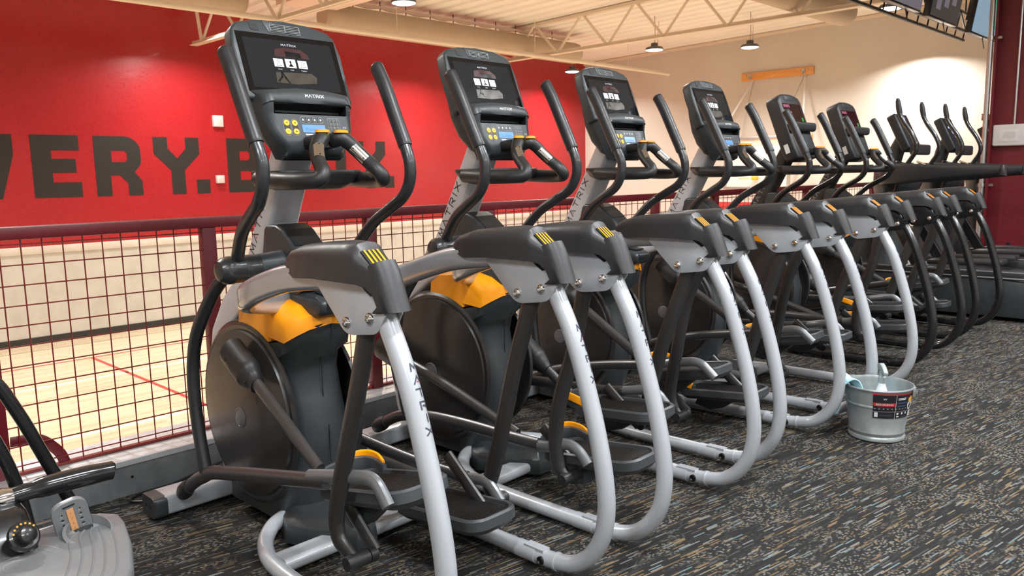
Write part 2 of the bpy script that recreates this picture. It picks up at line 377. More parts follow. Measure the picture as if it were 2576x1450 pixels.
# ------------------------------------------------------------------ the setting
XW, XE, YS, YN, GZ, YC = -3.5, 16.95, -4.2, 13.7, -1.25, 3.12
struct('floor', G().box((XW, YS, -.12), (XE, YC, 0)), M['carpet'], smooth=0)
gf = struct('floor', G().box((XW, YC+.1, GZ-.1), (XE, YN, GZ)), M['wood'], smooth=0)
for (x0, y0, x1, y1, m) in ((-2, 10.62, 14, 10.68, 'court_white'), (2.0, 8.26, 14, 8.32, 'court_white'), (-2, 11.93, 14, 11.98, 'court_red'), (-2, 13.08, 14, 13.12, 'court_green'), (3.68, 6.0, 3.73, 11.93, 'court_red'), (4.45, 10.68, 4.51, 10.86, 'court_white')):
    struct('court_line', G().box((x0, y0, GZ), (x1, y1, GZ+.002)), M[m], gf, smooth=0)
struct('wall_slab_edge', G().box((XW, YC+.02, GZ), (XE, YC+.10, -.001)), M['concrete']).name = 'wall_ledge'
wn = struct('wall_north', G().box((XW, YN, .25), (XE, YN+.2, 4.12)), M['red_wall'], smooth=0)
struct('concrete_dado', G().box((XW, YN-.03, GZ), (XE, YN+.2, .13)), M['concrete'], wn, smooth=0)
struct('concrete_ledge', G().box((XW, YN-.05, .13), (XE, YN+.2, .25)), M['concrete_cap'], wn, bevel=.012)
struct('baseboard_north', G().box((XW, YN-.045, GZ), (XE, YN-.03, GZ+.105)), M['black_base'], smooth=0)
we = struct('wall_east', G().box((XE, YS, GZ), (XE+.2, YN+.2, 4.6)), M['beige_wall'], smooth=0)
struct('baseboard_east', G().box((XE-.015, YC, GZ), (XE, YN-.05, GZ+.105)), M['black_base'], smooth=0)
struct('wall_south', G().box((XW, YS-.2, -.1), (XE, YS, 4.6)), M['cream_wall'], smooth=0)
struct('wall_west', G().box((XW-.2, YS, GZ), (XW, YN+.2, 4.6)), M['cream_wall'], smooth=0)
def zc(y): return 4.09+(YN-y)*.0215
g = G(); xs = []; x = XW
while x < XE:                                            # ribbed steel deck
    xs += [(x, 0), (x+.20, 0), (x+.235, .045), (x+.315, .045)]; x += .35
xs = [(min(a, XE), b) for a, b in xs]+[(XE, 0)]
n = len(xs)
g.add([(a, YN, zc(YN)+b) for a, b in xs]+[(a, YS, zc(YS)+b) for a, b in xs]+[(XW, YN, 4.9), (XE, YN, 4.9), (XW, YS, 4.9), (XE, YS, 4.9)],
      [(i, i+1, i+1+n, i+n) for i in range(n-1)]+[(2*n, 2*n+2, 2*n+3, 2*n+1)])
struct('ceiling', g, M['ceil'], smooth=0)
struct('trim_east', G().box((XE-.06, YC, 0), (XE, YN, .06)).add([], []), M['beige_paint']).name = 'trim_3'
t3 = bpy.data.objects['trim_3']; t3.data.transform(Matrix(((1, 0, 0, 0), (0, 1, 0, 0), (0, -.0215, 1, 4.02+YN*.0215), (0, 0, 0, 1))))
curb = struct('trim_1', G().box((XW, YC, 0), (XE, YC+.27, .130)), M['galv'], smooth=0)
struct('flashing', G().box((XW, YC-.006, .118), (XE, YC+.30, .143)), M['galv_top'], curb, bevel=.003, smooth=0)
for x in (.35, 2.05, 3.75, 5.45):
    struct('seam', G().box((x, YC-.003, .004), (x+.05, YC, .118)), M['galv'], curb, bevel=.001, smooth=0)
    struct('screw', G().lathe([(.006, 0), (.004, .003)], Matrix.Translation((x+.72, YC, .07)) @ Matrix.Rotation(PI/2, 4, 'X'), 10), M['bolt_black'], curb)

# painted wall lettering  E V E R Y . B O D Y .
lt = empty('wall_lettering', (6.8, YN, .98), 0, 'giant black painted block letters reading EVERY.BODY. across the red gym wall', 'lettering')
def letter(polys, holes=()):
    cu = bpy.data.curves.new('letter', 'CURVE'); cu.dimensions = '2D'; cu.fill_mode = 'BOTH'; cu.extrude = .002
    for p in list(polys)+list(holes):
        s = cu.splines.new('POLY'); s.points.add(len(p)-1); s.use_cyclic_u = True
        for i, q in enumerate(p): s.points[i].co = (q[0]-6.8, q[1]-.98, 0, 1)
    o = bpy.data.objects.new('t', cu); COL.objects.link(o); dg = bpy.context.evaluated_depsgraph_get()
    me = bpy.data.meshes.new_from_object(o.evaluated_get(dg)); bpy.data.objects.remove(o, do_unlink=True)
    for v in me.vertices: v.co = Vector((v.co.x, -.003+v.co.z*.5, v.co.y))
    me.materials.clear(); me.materials.append(M['wall_ink']); link('letter', me, lt)
T_, B_ = 1.94, .98
def arc(cx, cz, rx, rz, a0, a1, n=8): return [(cx+rx*math.cos(math.radians(a0+(a1-a0)*k/n)), cz+rz*math.sin(math.radians(a0+(a1-a0)*k/n))) for k in range(n+1)]
def E_(x): return [(x, B_), (x+.678, B_), (x+.678, 1.215), (x+.275, 1.215), (x+.275, 1.36), (x+.615, 1.36), (x+.615, 1.575), (x+.275, 1.575), (x+.275, 1.705), (x+.678, 1.705), (x+.678, T_), (x, T_)]
def Y_(x): return [(x+.275, B_), (x+.51, B_), (x+.51, 1.385), (x+.785, 1.66), (x+.785, T_), (x+.545, T_), (x+.545, 1.75), (x+.393, 1.585), (x+.24, 1.75), (x+.24, T_), (x, T_), (x, 1.66), (x+.275, 1.385)]
def dot(x): return [(x, B_), (x+.24, B_), (x+.24, 1.22), (x, 1.22)]
letter([E_(1.85)]); letter([[(2.86, B_), (3.24, B_), (3.43, 1.64), (3.43, T_), (3.19, T_), (3.19, 1.68), (3.05, 1.2), (2.91, 1.68), (2.91, T_), (2.67, T_), (2.67, 1.64)]])
letter([E_(3.667)])
letter([[(4.56, B_), (4.79, B_), (4.79, 1.31), (4.93, 1.31), (5.05, 1.18), (5.05, B_), (5.28, B_), (5.28, 1.215), (5.165, 1.36)]+arc(5.06, 1.56, .22, .20, -50, 0, 4)+arc(5.02, 1.70, .26, .24, 10, 90)+[(4.56, T_)]], [[(4.82, 1.525), (4.82, 1.705), (5.02, 1.705), (5.06, 1.67), (5.06, 1.56), (5.02, 1.525)]])
letter([Y_(5.495)]); letter([dot(6.2)])
bx = 6.785
letter([[(bx, B_)]+arc(bx+.44, 1.24, .26, .26, -90, 30)+arc(bx+.42, 1.70, .26, .24, -30, 90)+[(bx, T_)]], [[(bx+.24, 1.555), (bx+.24, 1.715), (bx+.40, 1.715), (bx+.43, 1.68), (bx+.43, 1.59), (bx+.40, 1.555)], [(bx+.24, 1.2), (bx+.24, 1.36), (bx+.42, 1.36), (bx+.45, 1.33), (bx+.45, 1.23), (bx+.42, 1.2)]])
ox = 7.69
letter([arc(ox+.24, 1.22, .24, .24, 180, 270)+arc(ox+.47, 1.22, .24, .24, 270, 360)+arc(ox+.47, 1.70, .24, .24, 0, 90)+arc(ox+.24, 1.70, .24, .24, 90, 180)], [rrect(ox+.24, 1.22, ox+.47, 1.70, .04)])
dx = 8.60
letter([[(dx, B_)]+arc(dx+.45, 1.23, .25, .25, -90, 0)+arc(dx+.45, 1.69, .25, .25, 0, 90)+[(dx, T_)]], [rrect(dx+.24, 1.21, dx+.46, 1.71, .04)])
letter([Y_(9.50)]); letter([dot(10.255)])

# fire alarm devices under clear covers
for (x0, z0, x1, z1, lab) in ((6.55, 2.135, 6.73, 2.335, 'clear covered fire alarm strobe high on red wall above the letters'), (6.54, 1.148, 6.68, 1.29, 'small clear covered alarm pull box on red wall just after the first full stop')):
    e = empty('alarm_box', ((x0+x1)/2, YN, (z0+z1)/2), 0, lab, 'alarm', 'alarm boxes on the red wall')
    w, h = (x1-x0)/2, (z1-z0)/2
    ob('back_box', G().box((-w*.7, -.04, -h*.7), (w*.7, 0, h*.7)), M['white_plastic'], e, bevel=.006)
    ob('clear_cover', G().box((-w, -.075, -h), (w, -.001, h)), M['strobe'], e, bevel=.012)
    ob('strobe_lens', G().lathe([(.03, 0), (.026, .02), (.01, .03)], Matrix.Translation((0, -.041, 0)) @ Matrix.Rotation(PI/2, 4, 'X'), 14), M['alu'], e)

# guard rail with wire mesh along the edge of the fitness floor
YF = 3.25
gr = empty('guard_rail', (1.5, YF, .143), 0, 'dark red steel guard rail with square wire mesh along the floor edge', 'railing')
gz = -.143; gx = -1.5; gy = -YF
def gob(name, g, m, **k):
    o = ob(name, g, m, None, **k); o.parent = gr; o.matrix_parent_inverse = Matrix.Translation((-1.5, -YF, -.143)); return o
gob('top_rail', G().box((XW, YF-.025, 1.004), (13.4, YF+.025, 1.05)), M['red_rail'], bevel=.005)
gob('bottom_rail', G().box((XW, YF-.012, .145), (13.4, YF+.012, .155)), M['red_wire'], smooth=0)
PX = [1.498+.8265*k for k in range(-3, 15)]
pm = G().box((-.03, -.022, .143), (.03, .022, 1.004)).mesh('post', M['red_rail'], bevel=.004)
def gchild(name, me, loc):
    o = link(name, me, gr, loc); o.matrix_parent_inverse = Matrix.Translation((-1.5, -YF, -.143)); return o
for p in PX: gchild('post', pm, (p, YF, 0))
HZ = [.986-.0735*k for k in range(12)]
vw = G().tube([(0, 0, .15), (0, 0, 1.006)], .0026, 6).mesh('wire', M['red_wire'])
hw = G().tube([(.03, 0, 0), (.7965, 0, 0)], .0026, 6).mesh('wire', M['red_wire'])
far = G()
for i, p in enumerate(PX[:-1]):
    for k in range(11):
        x = p+.0765+k*.07085-.0101*(k-5)/5
        if i < 8: gchild('wire', vw, (x-.02, YF, 0))
        else: far.tube([(x-.02, YF, .15), (x-.02, YF, 1.006)], .0026, 4)
    for z in HZ:
        if i < 8: gchild('wire', hw, (p, YF-.005, z))
        else: far.tube([(p+.03, YF-.005, z), (p+.7965, YF-.005, z)], .0026, 4)
fo = gob('far_wire', far, M['red_wire']); fo['kind'] = 'stuff'
gob('brace', G().tube(cr([(.71, YF+.01, .27), (.80, YF+.01, .26), (.86, YF+.005, .20), (.88, YF, .15)], 5), .012, 8, sect=(.4, 1.6), ref=(0, 1, 0)), M['red_rail'])

# roof joists, pipe, ducts
def joist(x, y0, y1, zb, lab, first):
    e = empty('roof_joist', (x, (y0+y1)/2, zb), 0, lab, 'joist', 'cream steel roof joists'); cy = (y0+y1)/2
    def P(name, g): return ob(name, g, M['beige_paint'], e, smooth=0)
    for s in (-1, 1):
        P('bottom_chord', G().box((s*.035-.028, y0-cy, 0), (s*.035+.028, y1-cy, .012)).box((s*.012-.004, y0-cy, .012), (s*.012+.004, y1-cy, .07)))
    def zt(y): return zc(y)-.012-zb
    P('top_chord', G().prism([(y0-cy, zt(y0)-.06), (y1-cy, zt(y1)-.06), (y1-cy, zt(y1)), (y0-cy, zt(y0))], -.06, .06))
    y = first; k = 0
    while y > y0+1.3:
        for (ya, za, yb, zb_) in ((y, .03, y-.58, zt(y-.58)-.04), (y-.64, zt(y-.64)-.04, y-1.19, .03)):
            P('web', G().tube([(0, ya-cy, za), (0, yb-cy, zb_)], .024, 6))
        y -= 1.21
    P('web', G().tube([(0, y1-cy-.2, zt(y1)-.05), (0, first-cy+.03, .03)], .03, 6))
    return e
joist(6.2, -2.5, 13.45, 3.45, 'cream open web roof joist above the first console, its end by the red wall', 13.1)
joist(12.0, -2.5, 13.3, 3.49, 'cream open web roof joist crossing the ceiling over the middle of the court', 11.58)
pe = empty('sprinkler_pipe', (8, 10.6, 3.46), 0, 'long cream pipe hung under the roof joists parallel to the red wall', 'pipe')
ob('pipe', G().tube([(-10, 0, 0), (8.15, 0, 0)], .042, 12), M['beige_paint'], pe)
for x in (-7.5, -4, .3, 3.6, 6.6): ob('hanger_rod', G().tube([(x, 0, .03), (x, 0, .66)], .006, 6), M['beige_paint'], pe)
ob('end_cap', G().lathe([(.044, 0), (.05, .02), (.05, .07), (.03, .085)], Matrix.Translation((8.12, 0, 0)) @ Matrix.Rotation(PI/2, 4, 'Y'), 12), M['beige_paint'], pe)
def duct(x0, x1, y, z, r, lab, scallop=True):
    e = empty('air_duct', ((x0+x1)/2, y, z), 0, lab, 'duct', 'round beige air ducts'); h = (x1-x0)/2
    ob('duct_tube', G().lathe([(r*.75, -h-.05), (r, -h), (r, h), (r*.96, h+.06), (r*.75, h+.12)], Matrix.Rotation(PI/2, 4, 'Y'), 28), M['fabric_duct'], e)
    if scallop:
        g = G(); n = int((x1-x0)/.55)
        for k in range(n):
            a = -h+k*.55; pts = [(a+.55*t/6, r+.05-.05*(1-(2*t/6-1)**2)*0-.035*math.sin(PI*t/6)) for t in range(7)]
            g.prism(pts+[(a+.55, r+.09), (a, r+.09)], -.01, .01, 'y')
            ob('hanger_strap', G().box((a-.006, -.006, r-.01), (a+.006, .006, r+.16)), M['cord'], e, smooth=0)
        ob('scalloped_lit_edge', g, M['scallop'], e, smooth=0)  # pink strip paints the light lying on top of the duct
    return e
duct(7.4, 13.6, 11.3, 3.76, .215, 'long beige fabric duct with scalloped top edge beside the red wall')
duct(2.2, 5.9, 11.3, 3.80, .2, 'beige fabric duct at top left above the first joist end', False)
duct(9.5, 14.0, 5.7, 3.83, .23, 'beige duct with rounded end high above the far machines', True)
sb = empty('duct_branch', (7.4, 10.6, 3.9), 0, 'pale sheet metal duct branch slanting below the roof deck', 'duct', None)
ob('duct_panel', G().box((-.8, -.5, -.06), (.1, .8, .02)), M['scallop'], sb, bevel=.01)
ob('flange', G().box((-.85, -.55, .02), (.15, .85, .06)), M['beige_paint'], sb, bevel=.006)
# high bay lights in view
LBL = ['round high bay light at top edge between the first and second machine', 'round high bay light hanging above the third console', 'round high bay light hanging over the wooden board on the far wall', 'round high bay light at top right beside the hung televisions', 'round high bay light in front of the red wall corner']
for (x, y, z), lab in zip(GYM_LIGHTS[:5], LBL):
    e = empty('high_bay_light', (x, y, z), 0, lab, 'light', 'round high bay lights over the gym')
    ob('housing', G().lathe([(.165, .0), (.172, .03), (.15, .055), (.07, .07), (.065, .13), (.03, .14)], None, 24), M['lamp_body'], e)
    ob('diffuser', G().lathe([(.03, -.012), (.13, -.010), (.16, .0), (.162, .012)], None, 24), M['lamp_glow'], e)
    ob('hanger_rod', G().tube([(0, 0, .13), (.02, 0, .3), (0, 0, zc(y)-z)], .007, 6), M['wire_steel'], e)
    ob('power_cable', G().tube(cr([(.05, 0, .1), (.16, .03, .08), (.17, .03, .4), (.45, .2, zc(y)-z-.02)], 5), .005, 5), M['wire_steel'], e)
for (x, y, z) in FIT_LIGHTS:
    pass
# end wall fittings: two varnished boards, backboard with rods, red pads
for (z0, z1, y0, y1, lab) in ((3.20, 3.36, 7.46, 9.13, 'varnished wooden mounting board high on the beige wall, the upper one'), (1.77, 1.94, 7.45, 9.10, 'varnished wooden mounting board on the beige wall, the lower one behind the consoles')):
    e = empty('mounting_board', (XE, (y0+y1)/2, (z0+z1)/2), 0, lab, 'board', 'wooden boards on the beige wall'); w, h = (y1-y0)/2, (z1-z0)/2
    ob('board', G().box((-.045, -w, -h), (0, w, h)), M['board'], e, bevel=.004)
    for s in (-1, 1):
        ob('bracket', G().box((-.07, s*(w-.22)-.03, -.06), (-.045, s*(w-.22)+.03, .05)).box((-.12, s*(w-.22)-.012, -.05), (-.07, s*(w-.22)+.012, .0)), M['mount_steel'], e, bevel=.003)
        for dy in (-.09, .09): ob('bolt', G().lathe([(.02, 0), (.016, .012)], Matrix.Translation((-.045, s*(w-.22)+dy, .03)) @ Matrix.Rotation(-PI/2, 4, 'Y'), 10), M['mount_steel'], e)
bb = empty('basketball_backboard', (16.0, 8.25, 1.35), 0, 'glass basketball backboard with pale frame and brace rods below the upper board', 'backboard')
ob('glass_panel', G().box((-.01, -.72, -.50), (.01, .72, .50)), M['glass'], bb, smooth=0)
for b in (((-.03, -.76, .50), (.03, .76, .56)), ((-.03, -.76, -.56), (.03, .76, -.50)), ((-.03, -.76, -.5), (.03, -.70, .5)), ((-.03, .70, -.5), (.03, .76, .5))): ob('frame_bar', G().box(*b), M['alu'], bb, bevel=.005)
for s in (-1, 1):
    ob('brace_rod', G().tube([(.93, s*.6, 1.85), (.03, s*.98, .5)], .018, 8), M['white_plastic'], bb)
    ob('brace_rod', G().tube([(.93, s*.58, 1.85), (.05, s*.42, .54)], .008, 6), M['alu'], bb)
    ob('mount_tube', G().tube([(.93, s*.6, .52), (.03, s*.4, .2)], .03, 8), M['alu'], bb)
ob('rim', G().tube(circle(-.28, 0, .22, 20, end=True) and [(-.29+.22*math.cos(t*PI/10), .22*math.sin(t*PI/10), -.32) for t in range(21)], .009, 6), M['orange'], bb)
ob('rim_bracket', G().box((-.09, -.06, -.36), (-.01, .06, -.28)), M['orange'], bb, bevel=.004)
for k, lab in enumerate(('leftmost', 'second from left', 'third from left', 'rightmost')):
    y = 9.5-.61*k; e = empty('wall_pad', (XE, y, GZ+.11), 0, f'red vinyl wall pad on the far beige wall, {lab} of four', 'pad', 'red wall pads')
    ob('pad', G().box((-.06, -.295, .01), (0, .295, 1.62)), M['pad_red'], e, bevel=.02)
    ob('nailing_strip', G().box((-.055, -.29, 1.62), (0, .29, 1.65)), M['white_plastic'], e)
# red steel column with conduit and boxed thermostat
ce = empty('steel_column', (9.6, 1.86, 0), 0, 'dark red steel column at the right edge behind the last machines', 'column')
ob('web_plate', G().box((0, -.44, 0), (.04, .44, 4.4)), M['column_red'], ce, smooth=0)
ob('flange', G().box((-.1, .42, 0), (.14, .445, 4.4)), M['column_red'], ce, bevel=.004); ob('flange', G().box((-.1, -.445, 0), (.14, -.42, 4.4)), M['column_red'], ce, bevel=.004)
ob('bolt_hole', G().lathe([(.02, 0), (.018, .004)], Matrix.Translation((-.0, .22, .38)) @ Matrix.Rotation(-PI/2, 4, 'Y'), 12), M['dark'], ce)
te = empty('thermostat', (9.6, 2.125, 1.51), 0, 'white thermostat in a clear lock box on the red column', 'thermostat')
ob('base_plate', G().box((-.02, -.15, -.11), (0, .15, .11)), M['white_plastic'], te, bevel=.006)
ob('control', G().box((-.045, -.085, -.065), (-.02, .095, .065)), M['white_plastic'], te, bevel=.01)
ob('display', G().box((-.047, -.05, -.03), (-.044, .055, .035)), M['grey_ink'], te, smooth=0)
ob('clear_box', G().box((-.085, -.145, -.105), (-.021, .145, .105)), M['strobe'], te, bevel=.012)
ob('conduit', G().tube([(-.012, -.03, .11), (-.012, -.035, 2.7)], .011, 8), M['alu'], te)
for n_, (yy, r_) in enumerate(((2.345, .026),)):
    e = empty('conduit_pipe', (9.53, yy, 0), 0, 'bare grey conduit pipe running up beside the red column', 'pipe')
    ob('pipe', G().tube([(0, 0, 0), (0, 0, 4.3)], r_, 12), M['alu'], e)
    for z in (2.5, 1.0, .3): ob('clamp', G().lathe([(r_+.008, -.02), (r_+.008, .02)], Matrix.Translation((0, 0, z)), 12).box((0, -.1, z-.012), (.03, .0, z+.012)), M['mount_steel'], e)
# hung televisions on a black truss
for (x0, x1, m, lab) in ((8.42, 9.34, 'tv_pic3', 'hung flat television, leftmost of the three at top right'), (9.62, 10.62, 'tv_screen', 'hung flat television, middle of the three at top right'), (11.2, 12.3, 'tv_pic1', 'hung flat television with blue and green picture beside the column')):
    e = empty('television', ((x0+x1)/2, 3.0, 2.83), 0, lab, 'television', 'televisions hung over the railing'); w = (x1-x0)/2
    mt = rotm('X', 9, (0, 0, 0))
    ob('case', G().box((-w, -.02, 0), (w, .05, .64), mt), M['tv'], e, bevel=.006)
    ob('screen', G().box((-w+.015, -.024, .02), (w-.015, -.02, .625), mt), M[m], e, smooth=0)
    if m == 'tv_pic1': ob('picture', G().box((w-.42, -.026, .14), (w-.05, -.0235, .5), mt), M['tv_pic2'], e, smooth=0)
    else:
        for k in range(3): ob('picture', G().box((-w+.15+k*.25, -.026, .1+.05*k), (-w+.30+k*.25, -.0235, .45), mt), M['tv_pic3' if m == 'tv_screen' else 'tv_screen'], e, smooth=0)
    ob('bracket', G().box((-.05, .04, .2), (.05, .22, .5), mt), M['tv'], e, bevel=.004)
    ob('cable', G().tube(cr([(.1, .02, .02), (.12, .0, -.10), (.2, .02, -.11), (.22, .05, .05)], 6), .004, 6), M['cord'], e)
e = empty('display_truss', (10.4, 3.35, 2.95), 0, 'black lattice truss carrying the hung televisions', 'truss')
for (dy, dz) in ((-.12, 0), (.12, 0), (0, .3)): ob('chord', G().tube([(-2.4, dy, dz), (2.3, dy, dz)], .022, 8), M['tv'], e)
for k in range(12):
    a = -2.3+k*.38
    ob('lattice', G().tube([(a, -.12, 0), (a+.19, 0, .3), (a+.38, .12, 0)], .01, 6), M['tv'], e)
ob('hanger_rod', G().tube([(-1.8, 0, .3), (-1.8, 0, 1.3)], .01, 6), M['tv'], e); ob('hanger_rod', G().tube([(1.9, 0, .3), (1.9, 0, 1.3)], .01, 6), M['tv'], e)

# ------------------------------------------------------------------ suspension ellipticals
def loft(g, loops):
    n = len(loops[0]); vs = [p for l in loops for p in l]
    fs = [(i*n+k, i*n+(k+1) % n, (i+1)*n+(k+1) % n, (i+1)*n+k) for i in range(len(loops)-1) for k in range(n)]
    fs += [tuple(range(n-1, -1, -1)), tuple((len(loops)-1)*n+k for k in range(n))]
    return g.add(vs, fs)
CACHE = {}
def part(key, name, build, material, parent, label=None, **kw):
    k = (key, material.name)
    if k not in CACHE: CACHE[k] = build().mesh(name, material, **kw)
    o = link(name, CACHE[k], parent)
    if label: o['label'] = label
    return o
def raw(key, name, fn, parent):
    if key not in CACHE: CACHE[key] = fn()
    return link(name, CACHE[key], parent)
UPR = [(-.050, .925), (-.083, .856), (-.129, .769), (-.166, .677), (-.202, .565), (-.229, .466), (-.251, .359), (-.259, .263), (-.245, .175), (-.205, .105), (-.15, .06), (-.09, .042), (-.03, .036)]
EV = Vector((0, .355, .935)); NV = Vector((0, -.935, .355)); CB = Vector((0, .80, 1.653))
def cw(a, b, c=0.): return CB+Vector((a, 0, 0))+EV*b+NV*c
CMT = Matrix(((1, 0, 0, 0), (0, EV.y, NV.y, CB.y), (0, EV.z, NV.z, CB.z), (0, 0, 0, 1)))      # (a,b,c) -> machine space
def word(txt, fmap, w, h, gap, t, red=None, stack=False):
    g = G(); r = G(); x = 0
    for i, ch in enumerate(txt):
        ww = w*(.25 if ch == 'I' and not stack else 1)
        for st in STROKES[ch]:
            pts = [((x+px*ww) if ch != 'I' else (x+ww/2), py*h) for px, py in st] if not stack else [(px*w-w/2, -i*gap+py*h) for px, py in st]
            g.quadline(pts, t, fmap)
        if ch == 'A':
            c = (x+ww/2, h*.22) if not stack else (0, -i*gap+h*.22); r.quadline([(c[0]-t*.3, c[1]), (c[0]+t*.3, c[1])], t*.9, fmap, sub=1)
        x += ww+gap
    return g, r
def upr_map(s):
    P = cr([(s*.30, y, z) for y, z in UPR[1:7]], 8)
    S = [0]
    for a, b in zip(P[:-1], P[1:]): S.append(S[-1]+(b-a).length)
    def f(u, v):                                           # u across, v up the tube (0 = start of word)
        d = .118-v
        i = 0
        while i < len(S)-2 and S[i+1] < d: i += 1
        t = (d-S[i])/(S[i+1]-S[i]); c = P[i].lerp(P[i+1], t); tt = (P[i+1]-P[i]).normalized(); nn = Vector((1, 0, 0)).cross(tt).normalized()
        if nn.y > 0: nn = -nn
        th = u/.0264
        th += .36
        return c+(nn*math.cos(th)+Vector((1, 0, 0))*math.sin(th))*.0266
    return f
STYLE = {'silver': dict(frame='silver', plate='silver', beam='silver_glossy', mast='lavender', handle='handle_paint', link='arm_metal', swing='charcoal_metal', stab='silver'),
         'black': dict(frame='black_paint', plate='black_paint', beam='black_paint', mast='charcoal_metal', handle='black_paint', link='arm_metal', swing='charcoal_metal', stab='black_paint')}
CRK = (.968, .40)
def rear_cover(s):
    out = [(.336, .958), (.347, .975), (.336, .995), (.306, 1.015), (.235, 1.034), (.127, 1.046), (.030, 1.053), (-.010, 1.051), (-.022, 1.034), (-.066, 1.001), (-.092, 1.013), (-.106, .990), (-.124, .945), (-.143, .896), (-.100, .889), (-.086, .905), (-.072, .93), (-.050, .948), (-.022, .954), (.161, .954), (.29, .946)]
    xs = [-1, -.97, -.88, -.72, -.48, 0, .48, .72, .88, .97, 1]; loops = []
    for q in xs:
        k = math.sqrt(max(0, 1-abs(q)**2.6)); loop = []
        for (y, z) in out:
            zz = z; yy = y
            w = .050 if y > -.02 else (.050+(.036-.050)*min(1, (-.02-y)/.05))
            if y > .10: w *= 1-.55*((y-.10)/.247)**2.2
            if z > .965 and y > -.075: zz = .965+(z-.965)*(.45+.55*k)
            if z > .98 and y < -.075: zz = .96+(z-.96)*(.72+.28*k)
            if y > .2: yy = .2+(y-.2)*(.75+.25*k)
            if y < -.09: yy = y+.034*(1-k)
            if -.07 < y < -.016 and z > .99: zz -= .003 if abs(q) < .75 else 0
            loop.append((s*.30+q*w, yy, zz))
        loops.append(loop)
    return loft(G(), loops)
def elliptical(idx, loc, rz, style, kind_, pose, label):
    st = STYLE[style]; e = empty('elliptical_trainer', (loc[0], loc[1], 0), math.radians(rz), label, 'elliptical', 'ellipticals in the row along the railing')
    def X(nm): return M[st[nm]]
    for s in (-1, 1):
        # rear upright with lower elbow, ring, joint and lettering
        u = part(('upr', s), 'rear_upright', lambda: G().tube(cr([(s*.30, y, z) for y, z in UPR], 5), .0258, 20), X('frame'), e)
        part(('ring', s), 'weld_ring', lambda: G().tube([(s*.30, -.078, .0405), (s*.30, -.070, .0395)], .0285, 20), X('frame'), u)
        j = part(('yoke', s), 'joint_sleeve', lambda: G().tube([(s*.30, -.040, .0375), (s*.30, .005, .036), (s*.30, .01, .036)], [.0245, .0245, .0245], 18).tube([(s*.30, .004, .036), (s*.30, .085, .036)], .0278, 18).box((s*.30-.016, -.03, .05), (s*.30+.016, .05, .0645)), X('frame'), u, bevel=0)
        part(('jbolt', s), 'joint_bolt', lambda: G().lathe([(.0135, -.001), (.0135, .005), (.010, .007), (.007, .003)], Matrix.Translation((s*.30-.0238, -.028, .037)) @ Matrix.Rotation(-PI/2, 4, 'Y'), 14), M['bolt_black'], u)
        if style == 'silver':
            fm = upr_map(s)
            if ('tt', s) not in CACHE:
                g, r = word('MATRIX', fm, .0235, .0165, .0295, .0036, stack=True); CACHE[('tt', s)] = g.mesh('lettering', M['ink'], smooth=0); CACHE[('tr', s)] = r.mesh('red_dot', M['ink_red'], smooth=0)
            link('lettering', CACHE[('tt', s)], u)['label'] = 'dark MATRIX lettering'; link('red_dot', CACHE[('tr', s)], u)
        if s == 1:
            def stick():
                g = G(); 
                for i in range(6):
                    a0, a1 = -.75+i*.2, -.55+i*.2
                    def q(a, t): 
                        c = Vector((s*.30, -.092, .836)).lerp(Vector((s*.30, -.108, .806)), t); return c+(Vector((0, -.9, -.43))*math.cos(a)+Vector((1, 0, 0))*math.sin(a))*.0264
                    g.add([q(a0, 0), q(a1, 0), q(a1, 1), q(a0, 1)], [(0, 1, 2, 3)])
                return g
            part('stick', 'label_sticker', stick, M['sticker'], u, smooth=0)
        base = [(s*.30, .02, .036), (s*.30, .25, .036), (s*.298, .40, .036), (s*.293, .50, .037), (s*.282, .58, .038), (s*.260, .65, .040), (s*.228, .712, .044), (s*.190, .755, .050), (s*.15, .785, .056), (s*.09, .805, .062)]
        part(('base', s), 'base_tube', lambda: G().tube(cr(base, 5), .0258, 20), X('frame'), e)
        # side plates with domed bolts, cover with stripes
        pl = rnd([(.172, .962), (.178, .941), (.055, .821), (-.072, .838), (-.106, .886), (-.020, .945), (.0, .962)], [0, .004, .03, .022, .004, .02, 0])
        q = part(('plate', s), 'side_plate', lambda: G().prism(pl, s*.30-.027, s*.30-.021).prism(pl, s*.30+.021, s*.30+.027), X('plate'), e, bevel=.002)
        for (by, bz) in ((.047, .854), (-.047, .874)):
            for d in (-1, 1):
                part(('pb', s, by, d), 'bolt', lambda: G().lathe([(.0148, 0), (.0142, .004), (.0105, .0085), (.0065, .0105), (.0060, .006)], Matrix.Translation((s*.30+d*.027, by, bz)) @ Matrix.Rotation(d*PI/2, 4, 'Y'), 18), M['chrome'], q)
        c = part(('cover', s), 'rear_cover', lambda: rear_cover(s), M['cover'], e, smooth=42)
        a0 = Vector((s*.30, -.0215, 1.0300)); a1 = Vector((s*.30, -.0655, .9970))
        part(('strip', s), 'stripe_panel', lambda: G().add([a0+Vector((-.028, 0, .0012)), a0+Vector((.028, 0, .0012)), a1+Vector((.028, 0, .0012)), a1+Vector((-.028, 0, .0012))], [(0, 1, 2, 3)]), M['console_dark'], c, smooth=0)
        for k in range(4):
            xx = -.0215+k*.0125
            part(('or', s, k), 'stripe', lambda: G().add([a0+Vector((xx, -.002, .0020)), a0+Vector((xx+.0055, -.002, .0020)), a1+Vector((xx+.0055, 0, .0020)), a1+Vector((xx, 0, .0020))], [(0, 1, 2, 3)]), M['orange'], c, 'orange stripe', smooth=0)
        # overhead beam curving in to the column
        bp = cr([(s*.30, .06, .958), (s*.30, .18, .955), (s*.30, .34, .937), (s*.30, .45, .912), (s*.298, .545, .884), (s*.285, .620, .858), (s*.25, .685, .836), (s*.19, .735, .818), (s*.11, .775, .803), (s*.02, .80, .795)], 5)
